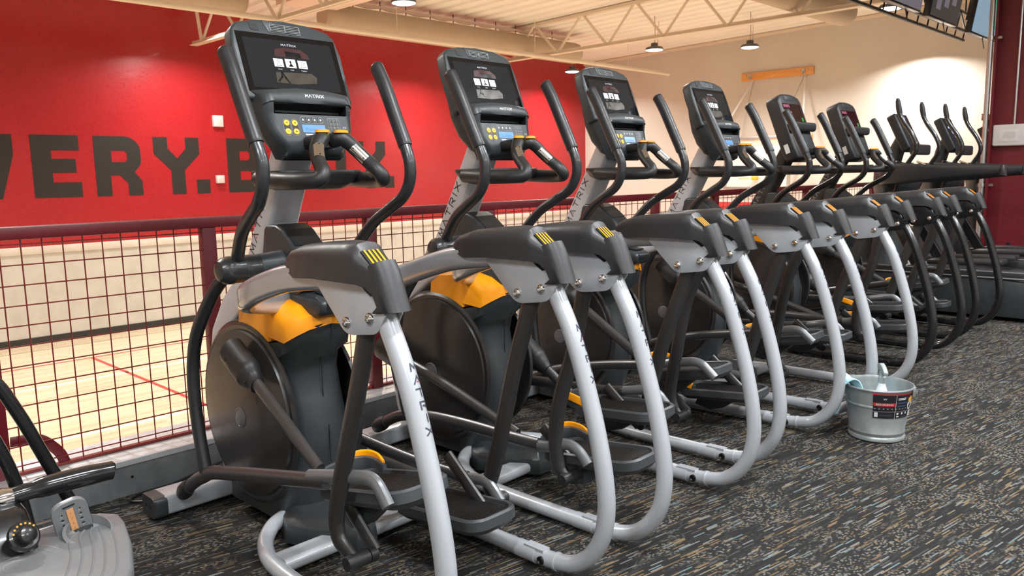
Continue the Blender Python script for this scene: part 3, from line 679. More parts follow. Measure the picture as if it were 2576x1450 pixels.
        part(('beam', s), 'overhead_beam', lambda: G().rtube(bp, .075, .050, .020, ref=(0, 0, 1)), X('beam'), e)
        # moving handle
        up = [(s*.212, .815, .915), (s*.225, .775, .965), (s*.243, .70, 1.045), (s*.255, .62, 1.095), (s*.262, .555, 1.135), (s*.265, .522, 1.185), (s*.265, .518, 1.245), (s*.267, .545, 1.31), (s*.268, .57, 1.36)]
        dn = [(s*.212, .80, .925), (s*.240, .875, .875), (s*.258, .945, .79), (s*.270, 1.01, .69), (s*.276, 1.04, .58), (s*.279, 1.04, .46), (s*.281, 1.02, .34), (s*.284, .985, .225)]
        h = part(('mh', s), 'moving_handle', lambda: G().tube(cr(up, 6), .0198, 16).tube(cr(dn, 6), .0212, 16), X('handle'), e)
        gp = cr([(s*.267, .540, 1.300), (s*.268, .552, 1.325), (s*.269, .590, 1.40), (s*.270, .640, 1.50), (s*.270, .676, 1.560), (s*.270, .690, 1.580)], 6); n = len(gp)
        part(('grip', s), 'grip', lambda: G().tube(gp, [.0215, .0222, .0226]+[.0226]*(n-9)+[.0226, .0222, .0205, .0175, .012, .005], 18, sect=(1, 1.12), ref=(1, 0, 0)), M['grip_matte'], h)
        gi = cr([(s*.269, .583, 1.350), (s*.2695, .605, 1.40), (s*.270, .652, 1.49), (s*.270, .684, 1.548), (s*.270, .696, 1.572)], 6); m = len(gi)
        def inset():
            g = G(); P = [Vector(p)-Vector((s*.004, .0165, .0)) for p in gi]
            return g.tube(P, [.004, .012]+[.0165]*(m-6)+[.016, .0145, .011, .004], 16, sect=(1.05, .72), ref=(1, 0, 0))
        part(('inset', s), 'grip_pad', inset, M['grip'], h, 'glossy black thumb side')
        part(('hub', s), 'pivot_hub', lambda: G().lathe([(.043, s*.150), (.043, s*.232), (.0445, s*.236), (.0445, s*.250), (.041, s*.266), (.031, s*.279), (.014, s*.285)], Matrix.Translation((0, .80, .92)) @ Matrix.Rotation(PI/2, 4, 'Y'), 24), X('handle'), h)
        part(('hubweld', s), 'weld', lambda: G().lathe([(.0435, s*.160), (.044, s*.164), (.044, s*.20), (.0435, s*.204)], Matrix.Translation((0, .80, .92)) @ Matrix.Rotation(PI/2, 4, 'Y'), 24, close=False), X('handle'), h)
        for dz in (.018, -.018):
            part(('hh', s, dz), 'cap_hole', lambda: G().lathe([(.005, s*.2785), (.005, s*.2805)], Matrix.Translation((0, .80+dz*.6, .92+dz*1.4)) @ Matrix.Rotation(PI/2, 4, 'Y'), 8), M['dark'], h)
        part(('axle', s), 'pivot_axle', lambda: G().lathe([(.050, s*.05), (.047, s*.10), (.043, s*.149)], Matrix.Translation((0, .80, .92)) @ Matrix.Rotation(PI/2, 4, 'Y'), 24), M['body'], e)
        # crank disc
        d = part(('disc', s), 'crank_disc', lambda: G().lathe([(.312, s*.118), (.318, s*.127), (.308, s*.134), (.292, s*.131), (.289, s*.140), (.20, s*.149), (.05, s*.152), (.0, s*.152)], Matrix.Translation((0, *CRK)) @ Matrix.Rotation(PI/2, 4, 'Y'), 56, close=False), M['disc'], e)
        part(('hubcap', s), 'hub_cap', lambda: G().lathe([(.036, s*.150), (.036, s*.154), (.031, s*.156), (.0305, s*.1548), (.02, s*.157), (0, s*.157)], Matrix.Translation((0, .978, .385)) @ Matrix.Rotation(PI/2, 4, 'Y'), 28, close=False), M['hubcap'], d)
        # ---- moving lower linkage, pose of this machine
        po = pose[0 if s < 0 else 1]; pk = (idx if po.get('own') else po['id'], s)
        lk = [(s*.288, y, z) for y, z in po['link']]
        li = part(('link', po['id'], s), 'pedal_link', lambda: G().tube(cr(lk, 5), .0235, 14, sect=(.68, 1), ref=(1, 0, 0)), X('link'), e)
        f0 = Vector(lk[0]); f1 = Vector(lk[1]); fd = (f0-f1).normalized()
        part(('lcap', po['id'], s), 'link_end_cap', lambda: G().tube([f0-fd*.045, f0-fd*.02, f0+fd*.02, f0+fd*.042, f0+fd*.052], [.026, .031, .030, .024, .012], 14, sect=(.75, 1), ref=(1, 0, 0)), M['rubber'], li)
        rl = [(s*.288, y, z) for y, z in po['rail']]
        part(('rail', po['id'], s), 'pedal_side_rail', lambda: G().tube(cr(rl, 6), .0195, 12, sect=(.8, 1), ref=(1, 0, 0)), M['rail_silver'], li)
        sw = [(s*.30, y, z) for y, z in po['swing']]; ns = len(sw)
        w = part(('swing', po['id'], s), 'swing_arm', lambda: G().tube(cr(sw, 6), [.029]*(ns-2)+[.028, .018] if ns > 3 else .029, 16, sect=(.62, 1), ref=(1, 0, 0)), X('swing'), e)
        b = Vector(sw[-1])
        part(('swf', po['id'], s), 'swing_foot', lambda: G().lathe([(.019, -.03), (.021, -.02), (.021, .035), (.017, .04)], Matrix.Translation(b) @ Matrix.Rotation(PI/2, 4, 'Y'), 16).tube([b+Vector((-s*.04, 0, 0)), b+Vector((-s*.062, .0, 0))], .02, 12), M['rubber'], w)
        ft = Vector((s*.235, b.y, b.z)); hd = Vector((s*.235, b.y+.16, b.z+.13))
        part(('swb', po['id'], s), 'pedal_support_bar', lambda: G().tube([hd, ft], .024, 12, sect=(.55, 1), ref=(1, 0, 0)), X('swing'), li)
        yc, zc_, tl = po['ped']; mt = rotm('X', -tl, (0, yc, zc_))
        def outl(i=0., r=.06):
            x0, x1 = (s*.262, s*.062) if s < 0 else (s*.062, s*.262)
            return rrect(x0+i, yc-.205+i, x1-i, yc+.20-i, r-i*.5, 6)
        p = part(('ped', po['id'], s), 'pedal', lambda: loft(G(), [[mt @ Vector((x, y, zc_-.040)) for x, y in outl(.018)], [mt @ Vector((x, y, zc_-.022)) for x, y in outl(0)], [mt @ Vector((x, y, zc_+.006)) for x, y in outl(0)], [mt @ Vector((x, y, zc_+.012)) for x, y in outl(.006)], [mt @ Vector((x, y, zc_+.010)) for x, y in outl(.014)], [mt @ Vector((x, y, zc_-.002)) for x, y in outl(.016)]]), M['pedal'], e)
        def tread():
            g = loft(G(), [[mt @ Vector((x, y, zc_-.004)) for x, y in outl(.016)], [mt @ Vector((x, y, zc_+.001)) for x, y in outl(.020)]])
            xa, xb = sorted((s*.090, s*.234))
            for k in range(22):
                x = xa+(xb-xa)*k/21; g.box((x-.0013, yc-.17, zc_+.001), (x+.0013, yc+.165, zc_+.0034), mt)
            return g
        part(('tread', po['id'], s), 'tread', tread, M['tread'], p, smooth=0)
        def toe():
            arc_ = [(s*.075, yc+.10, zc_+.005), (s*.068, yc+.16, zc_+.02), (s*.08, yc+.20, zc_+.028), (s*.13, yc+.218, zc_+.03), (s*.19, yc+.218, zc_+.028), (s*.24, yc+.20, zc_+.02)]
            return G().rtube([mt @ Vector(v) for v in cr(arc_, 5)], .045, .012, .005, ref=(0, 0, 1))
        part(('toe', po['id'], s), 'toe_guard', toe, M['pedal'], p)
        def clip():
            q = [(s*.070, yc+.11, zc_+.022), (s*.060, yc+.15, zc_+.040), (s*.066, yc+.195, zc_+.050), (s*.095, yc+.225, zc_+.048), (s*.125, yc+.23, zc_+.03)]
            return G().rtube([mt @ Vector(v) for v in cr(q, 5)], .032, .009, .004, ref=(0, 0, 1))
        part(('clip', po['id'], s), 'toe_clip', clip, M['orange'], p, 'orange toe clip')
        part(('pbrk', po['id'], s), 'pedal_bracket', lambda: G().prism([(yc+.14, zc_-.03), (yc+.17, zc_-.09), (yc+.09, zc_-.115), (yc+.02, zc_-.10), (yc-.10, zc_-.03)], s*.20-.02, s*.20+.02, 'x', mt), M['body'], p, bevel=.004)
        # crank head and diagonal arm
        c0 = Vector((s*.195, *po['crank'])); c1 = Vector((s*.225, *po['joint'])); dr = (c1-c0).normalized()
        cm = c0.lerp(c1, .45)+Vector((0, .03, .022))
        a = part(('diag', po['id'], s), 'crank_link', lambda: G().tube(cr([c0, cm, c1], 8), .0225, 14, sect=(.72, 1), ref=(1, 0, 0)), X('link'), e)
        part(('chead', po['id'], s), 'crank_head', lambda: G().tube(cr([c0-dr*.075, c0-dr*.062, c0-dr*.02, c0+dr*.045, c0+dr*.085, c0+dr*.13], 4), [.015]+[.044]*1+[.052]*10+[.052]*3+[.047, .043, .040, .036]+[.030]*2, 18, sect=(.78, 1), ref=(1, 0, 0)), M['rubber'], a)
        for t in (-.03, .10): part(('chole', po['id'], s, t), 'screw_hole', lambda: G().lathe([(.005, -.001), (.005, .002)], Matrix.Translation(c0+dr*t+Vector((s*.0405 if t < 0 else s*.031, 0, 0))) @ Matrix.Rotation(s*PI/2, 4, 'Y'), 8), M['dark'], a)
        # fixed handle loop
        fx = [(s*.020, .590, 1.316), (s*.034, .566, 1.322), (s*.056, .552, 1.306), (s*.077, .535, 1.278), (s*.090, .500, 1.246), (s*.100, .468, 1.218), (s*.116, .468, 1.196), (s*.140, .525, 1.192), (s*.154, .62, 1.194), (s*.155, .74, 1.20)]
        fh = part(('fix', s), 'fixed_handle', lambda: G().tube(cr(fx, 6), [.0235, .0235, .0225, .0212, .0212, .0222, .0232, .0245, .026, .026], 18), M['rubber'], e)
        part(('cap', s), 'handle_cap', lambda: G().lathe([(.021, -.004), (.020, .003), (.012, .0055), (.0, .006)], Matrix.Translation((s*.034, .562, 1.3425)) @ Matrix.Diagonal((1.15, .85, 1, 1)), 18), M['orange'], fh, 'orange top cap')
        q0 = Vector((s*.066, .545, 1.293)); q1 = Vector((s*.088, .507, 1.252)); dq = (q1-q0).normalized(); side = Vector((-1. if s > 0 else -.25, -.75, .15)); side = (side-dq*side.dot(dq)).normalized()
        nrm = side
        def sens():
            acr = dq.cross(nrm).normalized(); g = G(); loops = []
            for t in (0, .33, .66, 1): 
                c = q0.lerp(q1, t); loops.append([c+nrm*(.0222*math.cos(k*.32-.8))+acr*(.0222*math.sin(k*.32-.8)) for k in range(6)])
            for i in range(3):
                for k in range(5): g.add([loops[i][k], loops[i][k+1], loops[i+1][k+1], loops[i+1][k]], [(0, 1, 2, 3)])
            return g
        part(('sens', s), 'pulse_sensor', sens, M['sensor'], fh, 'steel pulse sensor', merge=True)
        for t in (.12, .88): part(('sh', s, t), 'sensor_hole', lambda: G().lathe([(.0025, 0), (.0025, .001)], Matrix.Translation(q0.lerp(q1, t)+nrm*.0221) @ nrm.to_track_quat('Z', 'Y').to_matrix().to_4x4(), 8), M['dark'], fh)
    # ---- base, shroud and mast
    part('cross', 'cross_tube', lambda: G().rtube([(-.272, .55, .040), (.272, .55, .040)], .088, .044, .018, ref=(0, 1, 0)), X('frame'), e)
    part('bcov', 'base_cover', lambda: loft(G(), [[(x*k, y0+(y-y0)*k2, z) for x, y in [(-.125, .80), (-.165, .70), (-.12, .60), (-.04, .47), (.04, .47), (.12, .60), (.165, .70), (.125, .80)]] for z, k, k2, y0 in ((.015, 1, 1, .7), (.075, .95, .97, .7), (.105, .62, .9, .72))]), M['body'], e, bevel=.006)
    sb = part('stab', 'front_stabilizer', lambda: G().rtube([(-.335, 1.27, .052), (.335, 1.27, .052)], .115, .072, .014, ref=(0, 1, 0)), X('stab'), e)
    for s in (-1, 1):
        part(('stc', s), 'end_cap', lambda: G().rtube([(s*.330, 1.27, .050), (s*.368, 1.27, .050), (s*.376, 1.27, .050)], [.120, .118, .105], .076, .018, ref=(0, 1, 0)), M['body'], sb)
        part(('stw', s), 'transport_wheel', lambda: G().lathe([(.03, -.015), (.034, -.008), (.034, .008), (.03, .015)], Matrix.Translation((s*.30, 1.335, .036)) @ Matrix.Rotation(PI/2, 4, 'Y'), 20), M['rubber'], sb)
        for dy in (-.018, .018): part(('sth', s, dy), 'screw_hole', lambda: G().lathe([(.008, 0), (.008, .002)], Matrix.Translation((s*.3765, 1.27+dy, .052)) @ Matrix.Rotation(PI/2, 4, 'Y'), 8), M['dark'], sb)
    part('spine', 'base_spine', lambda: G().rtube([(0, .62, .045), (0, 1.25, .045)], .10, .06, .012, ref=(1, 0, 0)), X('stab'), e)
    rear = [(.62, .742), (.632, .68), (.690, .615), (.704, .56), (.690, .48), (.664, .39), (.672, .26), (.715, .13), (.74, .05)]
    def body():
        fr = [(1.14, .05)]+circle(CRK[0], CRK[1], .325, 26, math.radians(-58), math.radians(112), True)+[(.80, .665)]
        loops = []
        for x in (-.125, -.122, -.105, -.08, -.045, 0, .045, .08, .105, .122, .125):
            k = (abs(x)/.125)**2.4; ins = .012 if abs(x) > .123 else 0
            loops.append([(x, y-(ins if y > 1.0 else 0), z) for y, z in fr]+[(x, y+.085*k+ins, z-(.06*k if z > .7 else .04*k if z > .65 else 0)) for y, z in rear])
        return loft(G(), loops)
    part('body', 'shroud', body, M['body'], e, smooth=40)
    def seam():
        g = G()
        for (y0, z0), (y1, z1) in zip(rear[:-1], rear[1:]): g.box((-.0012, min(y0, y1)-.0012, min(z0, z1)), (.0012, min(y0, y1)+.0005, max(z0, z1))) if abs(y0-y1) < .02 else None
        return g.box((-.0012, .6185, .685), (.0012, .62, .74))
    part('seam', 'shroud_seam', seam, M['dark'], e, smooth=0)
    def orange():
        o_ = [(1.0, .66), (.98, .70), (.95, .712), (.87, .70), (.80, .672), (.72, .688), (.616, .737), (.622, .775), (.68, .795), (.76, .812), (.86, .830), (.94, .822), (.99, .76)]
        loops = []
        for x in (-.126, -.118, -.10, -.07, 0, .07, .10, .118, .126):
            k = (abs(x)/.126)**2.4; dz = .03*max(0, abs(x)-.09)/.036; kb = .058*k
            loops.append([(x, y+(.085*k if y < .80 else 0), z-(dz if z > .78 else kb*(.75 if z > .75 else 1) if y < .66 else 0)) for y, z in o_])
        return loft(G(), loops)
    part('orange', 'orange_cover', orange, M['orange'], e, 'bright orange top cover', smooth=35)
    pod = part('pod', 'utility_pod', lambda: G().prism([(.582, .775), (.572, .812), (.61, .832), (.78, .838), (.83, .82), (.80, .785), (.74, .758), (.62, .758)], -.058, .058), M['body'], e, bevel=.014, bseg=3)
    part('pods', 'pod_slot', lambda: G().prism([(.60, .831), (.66, .839), (.66, .845), (.598, .837)], -.035, .035).prism([(.574, .79), (.570, .81), (.584, .822), (.588, .80)], -.04, .04), M['console_dark'], pod, bevel=.002)
    part('fpanel', 'front_panel', lambda: G().prism([(1.05, .92), (1.09, .86), (1.20, .775), (1.30, .65), (1.345, .50), (1.345, .32), (1.31, .15), (1.27, .07), (1.20, .07), (1.25, .22), (1.285, .40), (1.262, .54), (1.18, .66), (1.06, .745), (.93, .80), (.92, .92)], -.082, .082), X('mast'), e, bevel=.014, bseg=3)
    ma = part('mast', 'front_mast', lambda: G().prism([(1.066, .885), (1.037, .945), (.93, 1.135), (.82, 1.335), (.79, 1.40), (.70, 1.40), (.725, 1.325), (.835, 1.115), (.945, .90)], -.058, .058), X('mast'), e, bevel=.018, bseg=3)
    def mast_word():
        o = Vector((-.0592, .995, .95)); ud = Vector((0, -.48, .877)).normalized(); vd = Vector((0, .877, .48)).normalized()
        return word('MATRIX', lambda u, v: o+ud*u+vd*(v-.012), .032, .027, .0165, .0042)
    if ('mw', style) not in CACHE:
        g, r = mast_word(); CACHE[('mw', style)] = g.mesh('lettering', M['ink_mast' if style == 'silver' else 'grey_ink'], smooth=0); CACHE[('mwr', style)] = r.mesh('red_dot', M['ink_red'], smooth=0)
    link('lettering', CACHE[('mw', style)], ma); link('red_dot', CACHE[('mwr', style)], ma)
    bt = part('boot', 'mast_boot', lambda: G().prism([(.93, .84), (.925, .95), (.905, 1.035), (.89, 1.050), (.83, 1.050), (.785, 1.034), (.70, .965), (.655, .90), (.655, .86), (.72, .825), (.92, .82)], -.062, .062), M['body'], e, bevel=.016, bseg=3)
    part('bootr', 'boot_recess', lambda: G().prism([(.826, 1.0525), (.786, 1.0365), (.722, .9865), (.726, .981), (.79, 1.03), (.826, 1.047)], -.052, .052), M['dark'], bt, smooth=0)
    # accessory tray between the fixed handles
    ty = part('tray', 'accessory_tray', lambda: loft(G(), [[(x*k, .70+(y-.70)*k, z) for x, y in [(-.105, .60), (-.150, .63), (-.166, .70), (-.160, .78), (-.115, .835), (-.05, .86), (.05, .86), (.115, .835), (.160, .78), (.166, .70), (.150, .63), (.105, .60)]] for z, k in ((1.166, .62), (1.182, .86), (1.212, 1.0), (1.226, 1.0), (1.226, .90), (1.200, .80))]), M['rubber'], e, bevel=.004)
    part('trayin', 'tray_recess', lambda: G().prism([(-.10, .63), (.10, .63), (.12, .72), (.08, .80), (-.08, .80), (-.12, .72)], 1.198, 1.203, 'z'), M['dark'], ty, smooth=0)
    part('bridge', 'handle_bridge', lambda: G().rtube([(0, .586, 1.316), (0, .63, 1.312), (0, .70, 1.305)], .10, .042, .018, ref=(1, 0, 0)), M['rubber'], e)
    console(e, style)
    return e
def console_touch(e, style):
    hs = part('hous', 'console', lambda: G().prism([(-.192, -.225), (-.196, -.05), (-.186, .012), (-.165, .034), (-.10, .050), (0, .057), (.10, .050), (.165, .034), (.186, .012), (.196, -.05), (.192, -.225)], -.050, .004, 'z', CMT), M['console'], e, bevel=.010, bseg=3)
    part('rim', 'screen_bezel', lambda: G().prism([(-.177, -.198), (-.177, 0), (.177, 0), (.177, -.198)], .0035, .0052, 'z', CMT), M['bezel'], hs, smooth=0)
    part('scr', 'screen', lambda: G().prism([(-.158, -.186), (-.158, -.018), (.158, -.018), (.158, -.186)], .0052, .0057, 'z', CMT), M['screen'], hs, smooth=0)
    part('back', 'back_housing', lambda: loft(G(), [[CMT @ Vector((x, bb, c)) for x, c in rrect(-w, -d, w, .0, .02, 4)] for bb, w, d in ((-.05, .165, .06), (-.14, .172, .075), (-.22, .165, .09), (-.29, .145, .095), (-.35, .115, .085), (-.39, .085, .05))]), M['console'], hs)
    for k in range(3):
        a = -.052+k*.043; w = .0165 if k != 1 else .0185
        part(('tile', k), 'login_tile', lambda: G().prism([(a-w, -.111), (a+w, -.111), (a+w, -.083 if k != 1 else -.081), (a-w, -.083 if k != 1 else -.081)], .0057, .0060, 'z', CMT), M['tile'], hs, smooth=0)
        def head(filled):
            o = [(a+.0035*math.cos(t), -.0915+.0045*math.sin(t)) for t in [-.9+i*.5 for i in range(11)]]; body = [(a+.0035*math.cos(-.9+10*.5), -.098)] + [(a-.008, -.1075), (a+.008, -.1075), (a+.0028, -.098)]
            if filled: return G().prism(o+[(a-.002, -.0975), (a-.009, -.1075), (a+.009, -.1075), (a+.002, -.0975)], .0060, .0062, 'z', CMT)
            g = G(); pts = o+[(a-.0025, -.0975), (a-.0085, -.1065), (a+.0085, -.1065), (a+.0025, -.0975), o[0]]
            g.quadline(pts, .0009, lambda u, v: CMT @ Vector((u, v, .0062)), sub=1)
            if k == 2: g.quadline([(a+.007, -.092), (a+.010, -.092)], .001, lambda u, v: CMT @ Vector((u, v, .0062)), sub=1).quadline([(a+.0085, -.0905), (a+.0085, -.0935)], .001, lambda u, v: CMT @ Vector((u, v, .0062)), sub=1)
            return g
        part(('head', k), 'person_icon', lambda: head(k == 1), M['screen_dark'], hs, smooth=0)
        raw(('tl', k), 'lettering', lambda: text_mesh(('Guest', 'Login', 'Register')[k], .0062, lambda u, v: CMT @ Vector((a+u, -.1205+v, .0061)), M['screen_text']), hs)
    part('art1', 'screen_picture', lambda: G().prism([(-.06, -.075), (-.055, -.050), (-.02, -.042), (.04, -.045), (.062, -.06), (.066, -.075)], .0057, .0059, 'z', CMT), M['screen_art'], hs, smooth=0)
    part('art1b', 'screen_picture', lambda: G().prism([(-.02, -.074), (-.02, -.055), (.035, -.057), (.035, -.074)], .0058, .0060, 'z', CMT), M['screen_dark'], hs, smooth=0)
    part('art2', 'screen_picture', lambda: G().prism([(-.075, -.165), (-.07, -.130), (.06, -.126), (.075, -.140), (.07, -.160), (.0, -.168)], .0057, .0059, 'z', CMT), M['screen_art2'], hs, smooth=0)
    part('art3', 'screen_picture', lambda: G().quadline([(-.050, -.128), (-.052, -.145), (-.066, -.160)], .006, lambda u, v: CMT @ Vector((u, v, .0061)), sub=1).quadline([(-.048, -.130), (-.040, -.148), (-.030, -.164)], .006, lambda u, v: CMT @ Vector((u, v, .0061)), sub=1), M['screen_dark'], hs, smooth=0)
    g, r = word('MATRIX', lambda u, v: CMT @ Vector((-.0275+u, -.036+v, .0062)), .0078, .006, .0024, .0013)
    raw('scrw', 'lettering', lambda: g.mesh('lettering', M['screen_text'], smooth=0), hs)
    # vent at the top with slats, sensor window
    v = part('vent', 'fan_vent', lambda: G().prism([(-.058, .006), (-.075, .048), (.058, .048), (.058, .006)], .0035, .0055, 'z', CMT), M['console'], hs, bevel=.001)
    part('ventd', 'vent_opening', lambda: G().prism([(-.052, .012), (-.052, .034), (.052, .034), (.052, .012)], .0055, .0058, 'z', CMT), M['dark'], v, smooth=0)
    part('vents', 'vent_slats', lambda: G().box((-.052, .0165, .0058), (.052, .0180, .0085), CMT).box((-.052, .0225, .0058), (.052, .0240, .0085), CMT).box((-.052, .0285, .0058), (.052, .030, .0085), CMT).box((-.053, .0110, .0055), (.053, .0125, .009), CMT).box((-.053, .0335, .0055), (.053, .035, .009), CMT).box((-.0535, .011, .0055), (-.0515, .035, .009), CMT).box((.0515, .011, .0055), (.0535, .035, .009), CMT).box((-.001, .012, .0055), (.001, .034, .009), CMT), M['grey_ink'], v, smooth=0)
    part('win', 'sensor_window', lambda: G().prism([(-.122, .014), (-.122, .033), (-.096, .033), (-.092, .010), (-.112, .008)], .0042, .0054, 'z', CMT), M['dark'], hs, smooth=0)
    # lower unit: arched visor, shelf slot, keypad
    def lower():
        loops = []
        prof = [(-.188, .004), (-.194, .030), (-.203, .044), (-.218, .0495), (-.238, .0495), (-.2515, .0445), (-.2555, .0430), (-.2805, .0325), (-.2835, .0306), (-.33, .0277), (-.362, .0256), (-.380, .0235), (-.396, .014), (-.408, -.004), (-.412, -.03), (-.40, -.05), (-.20, -.03)]
        for x in (-1, -.985, -.95, -.88, -.815, -.80, -.5, -.2, 0, .2, .5, .80, .815, .88, .95, .985, 1):
            lp = []; ax = abs(x)
            for i, (b, c) in enumerate(prof):
                w = .160 if b > -.30 else .160-.075*((-.30-b)/.112)**1.6
                if c < .01: w += .018
                edge = max(0, (ax-.86)/.14); cc = c-.022*edge**2.2 if c > .012 else c
                if 6 <= i <= 7 and ax < .807: cc = -.030
                bb = b-(.017*x*x if b > -.245 else 0)*(1 if i > 0 else .6)
                lp.append(CMT @ Vector((x*w, bb, cc)))
            loops.append(lp)
        return loft(G(), loops)
    lo = part('lower', 'console_lower', lower, M['console'], e, smooth=50)
    part('slot', 'slot_shade_liner', lambda: G().add([CMT @ Vector(v) for v in ((-.1272, -.2800, .0318), (.1272, -.2800, .0318), (.1272, -.2562, .0425), (-.1272, -.2562, .0425), (-.1272, -.2800, -.029), (.1272, -.2800, -.029), (.1272, -.2562, -.029), (-.1272, -.2562, -.029))], [(4, 5, 6, 7), (0, 1, 5, 4), (3, 7, 6, 2), (0, 4, 7, 3), (1, 2, 6, 5)]), M['dark'], lo, smooth=0)  # black lining gives the slot its inner shade by colour
    g2, r2 = word('MATRIX', lambda u, v: CMT @ Vector((-.030+u*.96+.012, -.2325+v, .0503)), .0100, .0088, .0034, .0022)
    raw('low', 'lettering', lambda: g2.mesh('lettering', M['white_ink'], smooth=0), lo)
    def kc(b): return .0302-(-.285-b)*.062+.0006
    def KP(u, v, d=0): return CMT @ Vector((u, v, kc(v)+d))
    def disc(cx, cy, r, d, n=16): return [KP(cx+r*math.cos(2*PI*k/n), cy+r*math.sin(2*PI*k/n), d) for k in range(n)]
    def face(pts): return G().add(pts, [tuple(range(len(pts)))])
    def capsule(x0, y0, x1, y1, r, d): return [KP(x, y, d) for x, y in rrect(x0, y0, x1, y1, r, 5)]
    for i, cx in enumerate((-.095, -.067)):
        part(('capo', i), 'key_outline', lambda: face(capsule(cx-.0125, -.353, cx+.0125, -.300, .0124, 0)), M['grey_ink'], lo, smooth=0)
        part(('capi', i), 'key_panel', lambda: face(capsule(cx-.0116, -.3521, cx+.0116, -.3009, .0115, .0003)), M['black_key'], lo, smooth=0)
        for jn, cy in enumerate((-.3128, -.3402)):
            part(('btn', i, jn), 'orange_key', lambda: loft(G(), [disc(cx, cy, .0098, .0004), disc(cx, cy, .0092, .0018), disc(cx, cy, .006, .0022)]), M['btn'], lo)
            sg = G().quadline([(cx-.003, cy), (cx+.003, cy)], .0012, lambda u, v: KP(u, v, .0026), sub=1)
            if (i, jn) != (0, 1): sg.quadline([(cx, cy-.003), (cx, cy+.003)], .0012, lambda u, v: KP(u, v, .0026), sub=1)
            part(('bs', i, jn), 'key_symbol', lambda: sg, M['led_panel'], lo, smooth=0)
    part('capr', 'key_outline', lambda: face(capsule(-.046, -.3115, .039, -.2895, .0108, 0)), M['grey_ink'], lo, smooth=0)
    part('capr2', 'key_panel', lambda: face(capsule(-.0452, -.3107, .0382, -.2903, .0101, .0003)), M['black_key'], lo, smooth=0)
    for k in range(4):
        cx = -.035+k*.021
        part(('rk', k), 'key_ring', lambda: face(disc(cx, -.3005, .0085, .0005)), M['grey_ink'], lo, smooth=0)
        part(('rk2', k), 'round_key', lambda: face(disc(cx, -.3005, .0077, .0008)), M['black_key'], lo, smooth=0)
        part(('rk3', k), 'key_symbol', lambda: face([KP(cx-.003, -.3035, .001), KP(cx+.003, -.3035, .001), KP(cx+.0025, -.2985, .001), KP(cx, -.297, .001), KP(cx-.003, -.2985, .001)]), M['white_ink'], lo, smooth=0)
    part('lcd', 'lcd_display', lambda: face([KP(-.043, -.342, .0005), KP(.040, -.342, .0005), KP(.040, -.3165, .0005), KP(-.043, -.3165, .0005)]), M['lcd'], lo, 'blue lit display', smooth=0)
    raw('lcdt', 'lettering', lambda: text_mesh('Welcome', .0165, lambda u, v: KP(-.002+u, -.337+v, .0009), M['lcd_ink']), lo)
    part('kpo', 'key_outline', lambda: face(capsule(.054, -.345, .098, -.2915, .006, 0)), M['grey_ink'], lo, smooth=0)
    part('kpi', 'key_panel', lambda: face(capsule(.0548, -.3442, .0972, -.2923, .0054, .0003)), M['black_key'], lo, smooth=0)
    for r_ in range(4):
        for c_ in range(3):
            cx, cy = .0625+c_*.0135, -.2985-r_*.013
            part(('n', r_, c_), 'key_ring', lambda: face(disc(cx, cy, .0056, .0005, 12)), M['grey_ink'], lo, smooth=0)
            part(('nb', r_, c_), 'number_key', lambda: face(disc(cx, cy, .0048, .0008, 12)), M['black_key'], lo, smooth=0)
            if r_ < 3: raw(('nt', r_, c_), 'lettering', lambda: text_mesh(str(r_*3+c_+1), .006, lambda u, v: KP(cx+u, cy-.002+v, .001), M['white_ink']), lo)
    part('warn', 'warning_label', lambda: face([KP(-.036, -.372, .0005), KP(-.003, -.372, .0005), KP(-.003, -.347, .0005), KP(-.036, -.347, .0005)]), M['hubcap'], lo, smooth=0)
    part('warn2', 'warning_label', lambda: face([KP(-.036, -.350, .0008), KP(-.010, -.350, .0008), KP(-.010, -.3465, .0008), KP(-.036, -.3465, .0008)]), M['white_ink'], lo, smooth=0)
    part('jack', 'headphone_jack', lambda: face([CMT @ Vector((.140+.004*math.cos(t*.6), -.265+.004*math.sin(t*.6), .0385)) for t in range(10)]), M['dark'], lo, smooth=0)
    raw('wifi', 'lettering', lambda: text_mesh('((-))', .008, lambda u, v: KP(.113+u, -.325+v, .0008), M['white_ink']), lo)
    for sx in (-.045, .06): part(('lh', sx), 'screw_hole', lambda: face([CMT @ Vector((sx+.003*math.cos(t*.8), -.392+.003*math.sin(t*.8), .0168)) for t in range(8)]), M['dark'], lo, smooth=0)
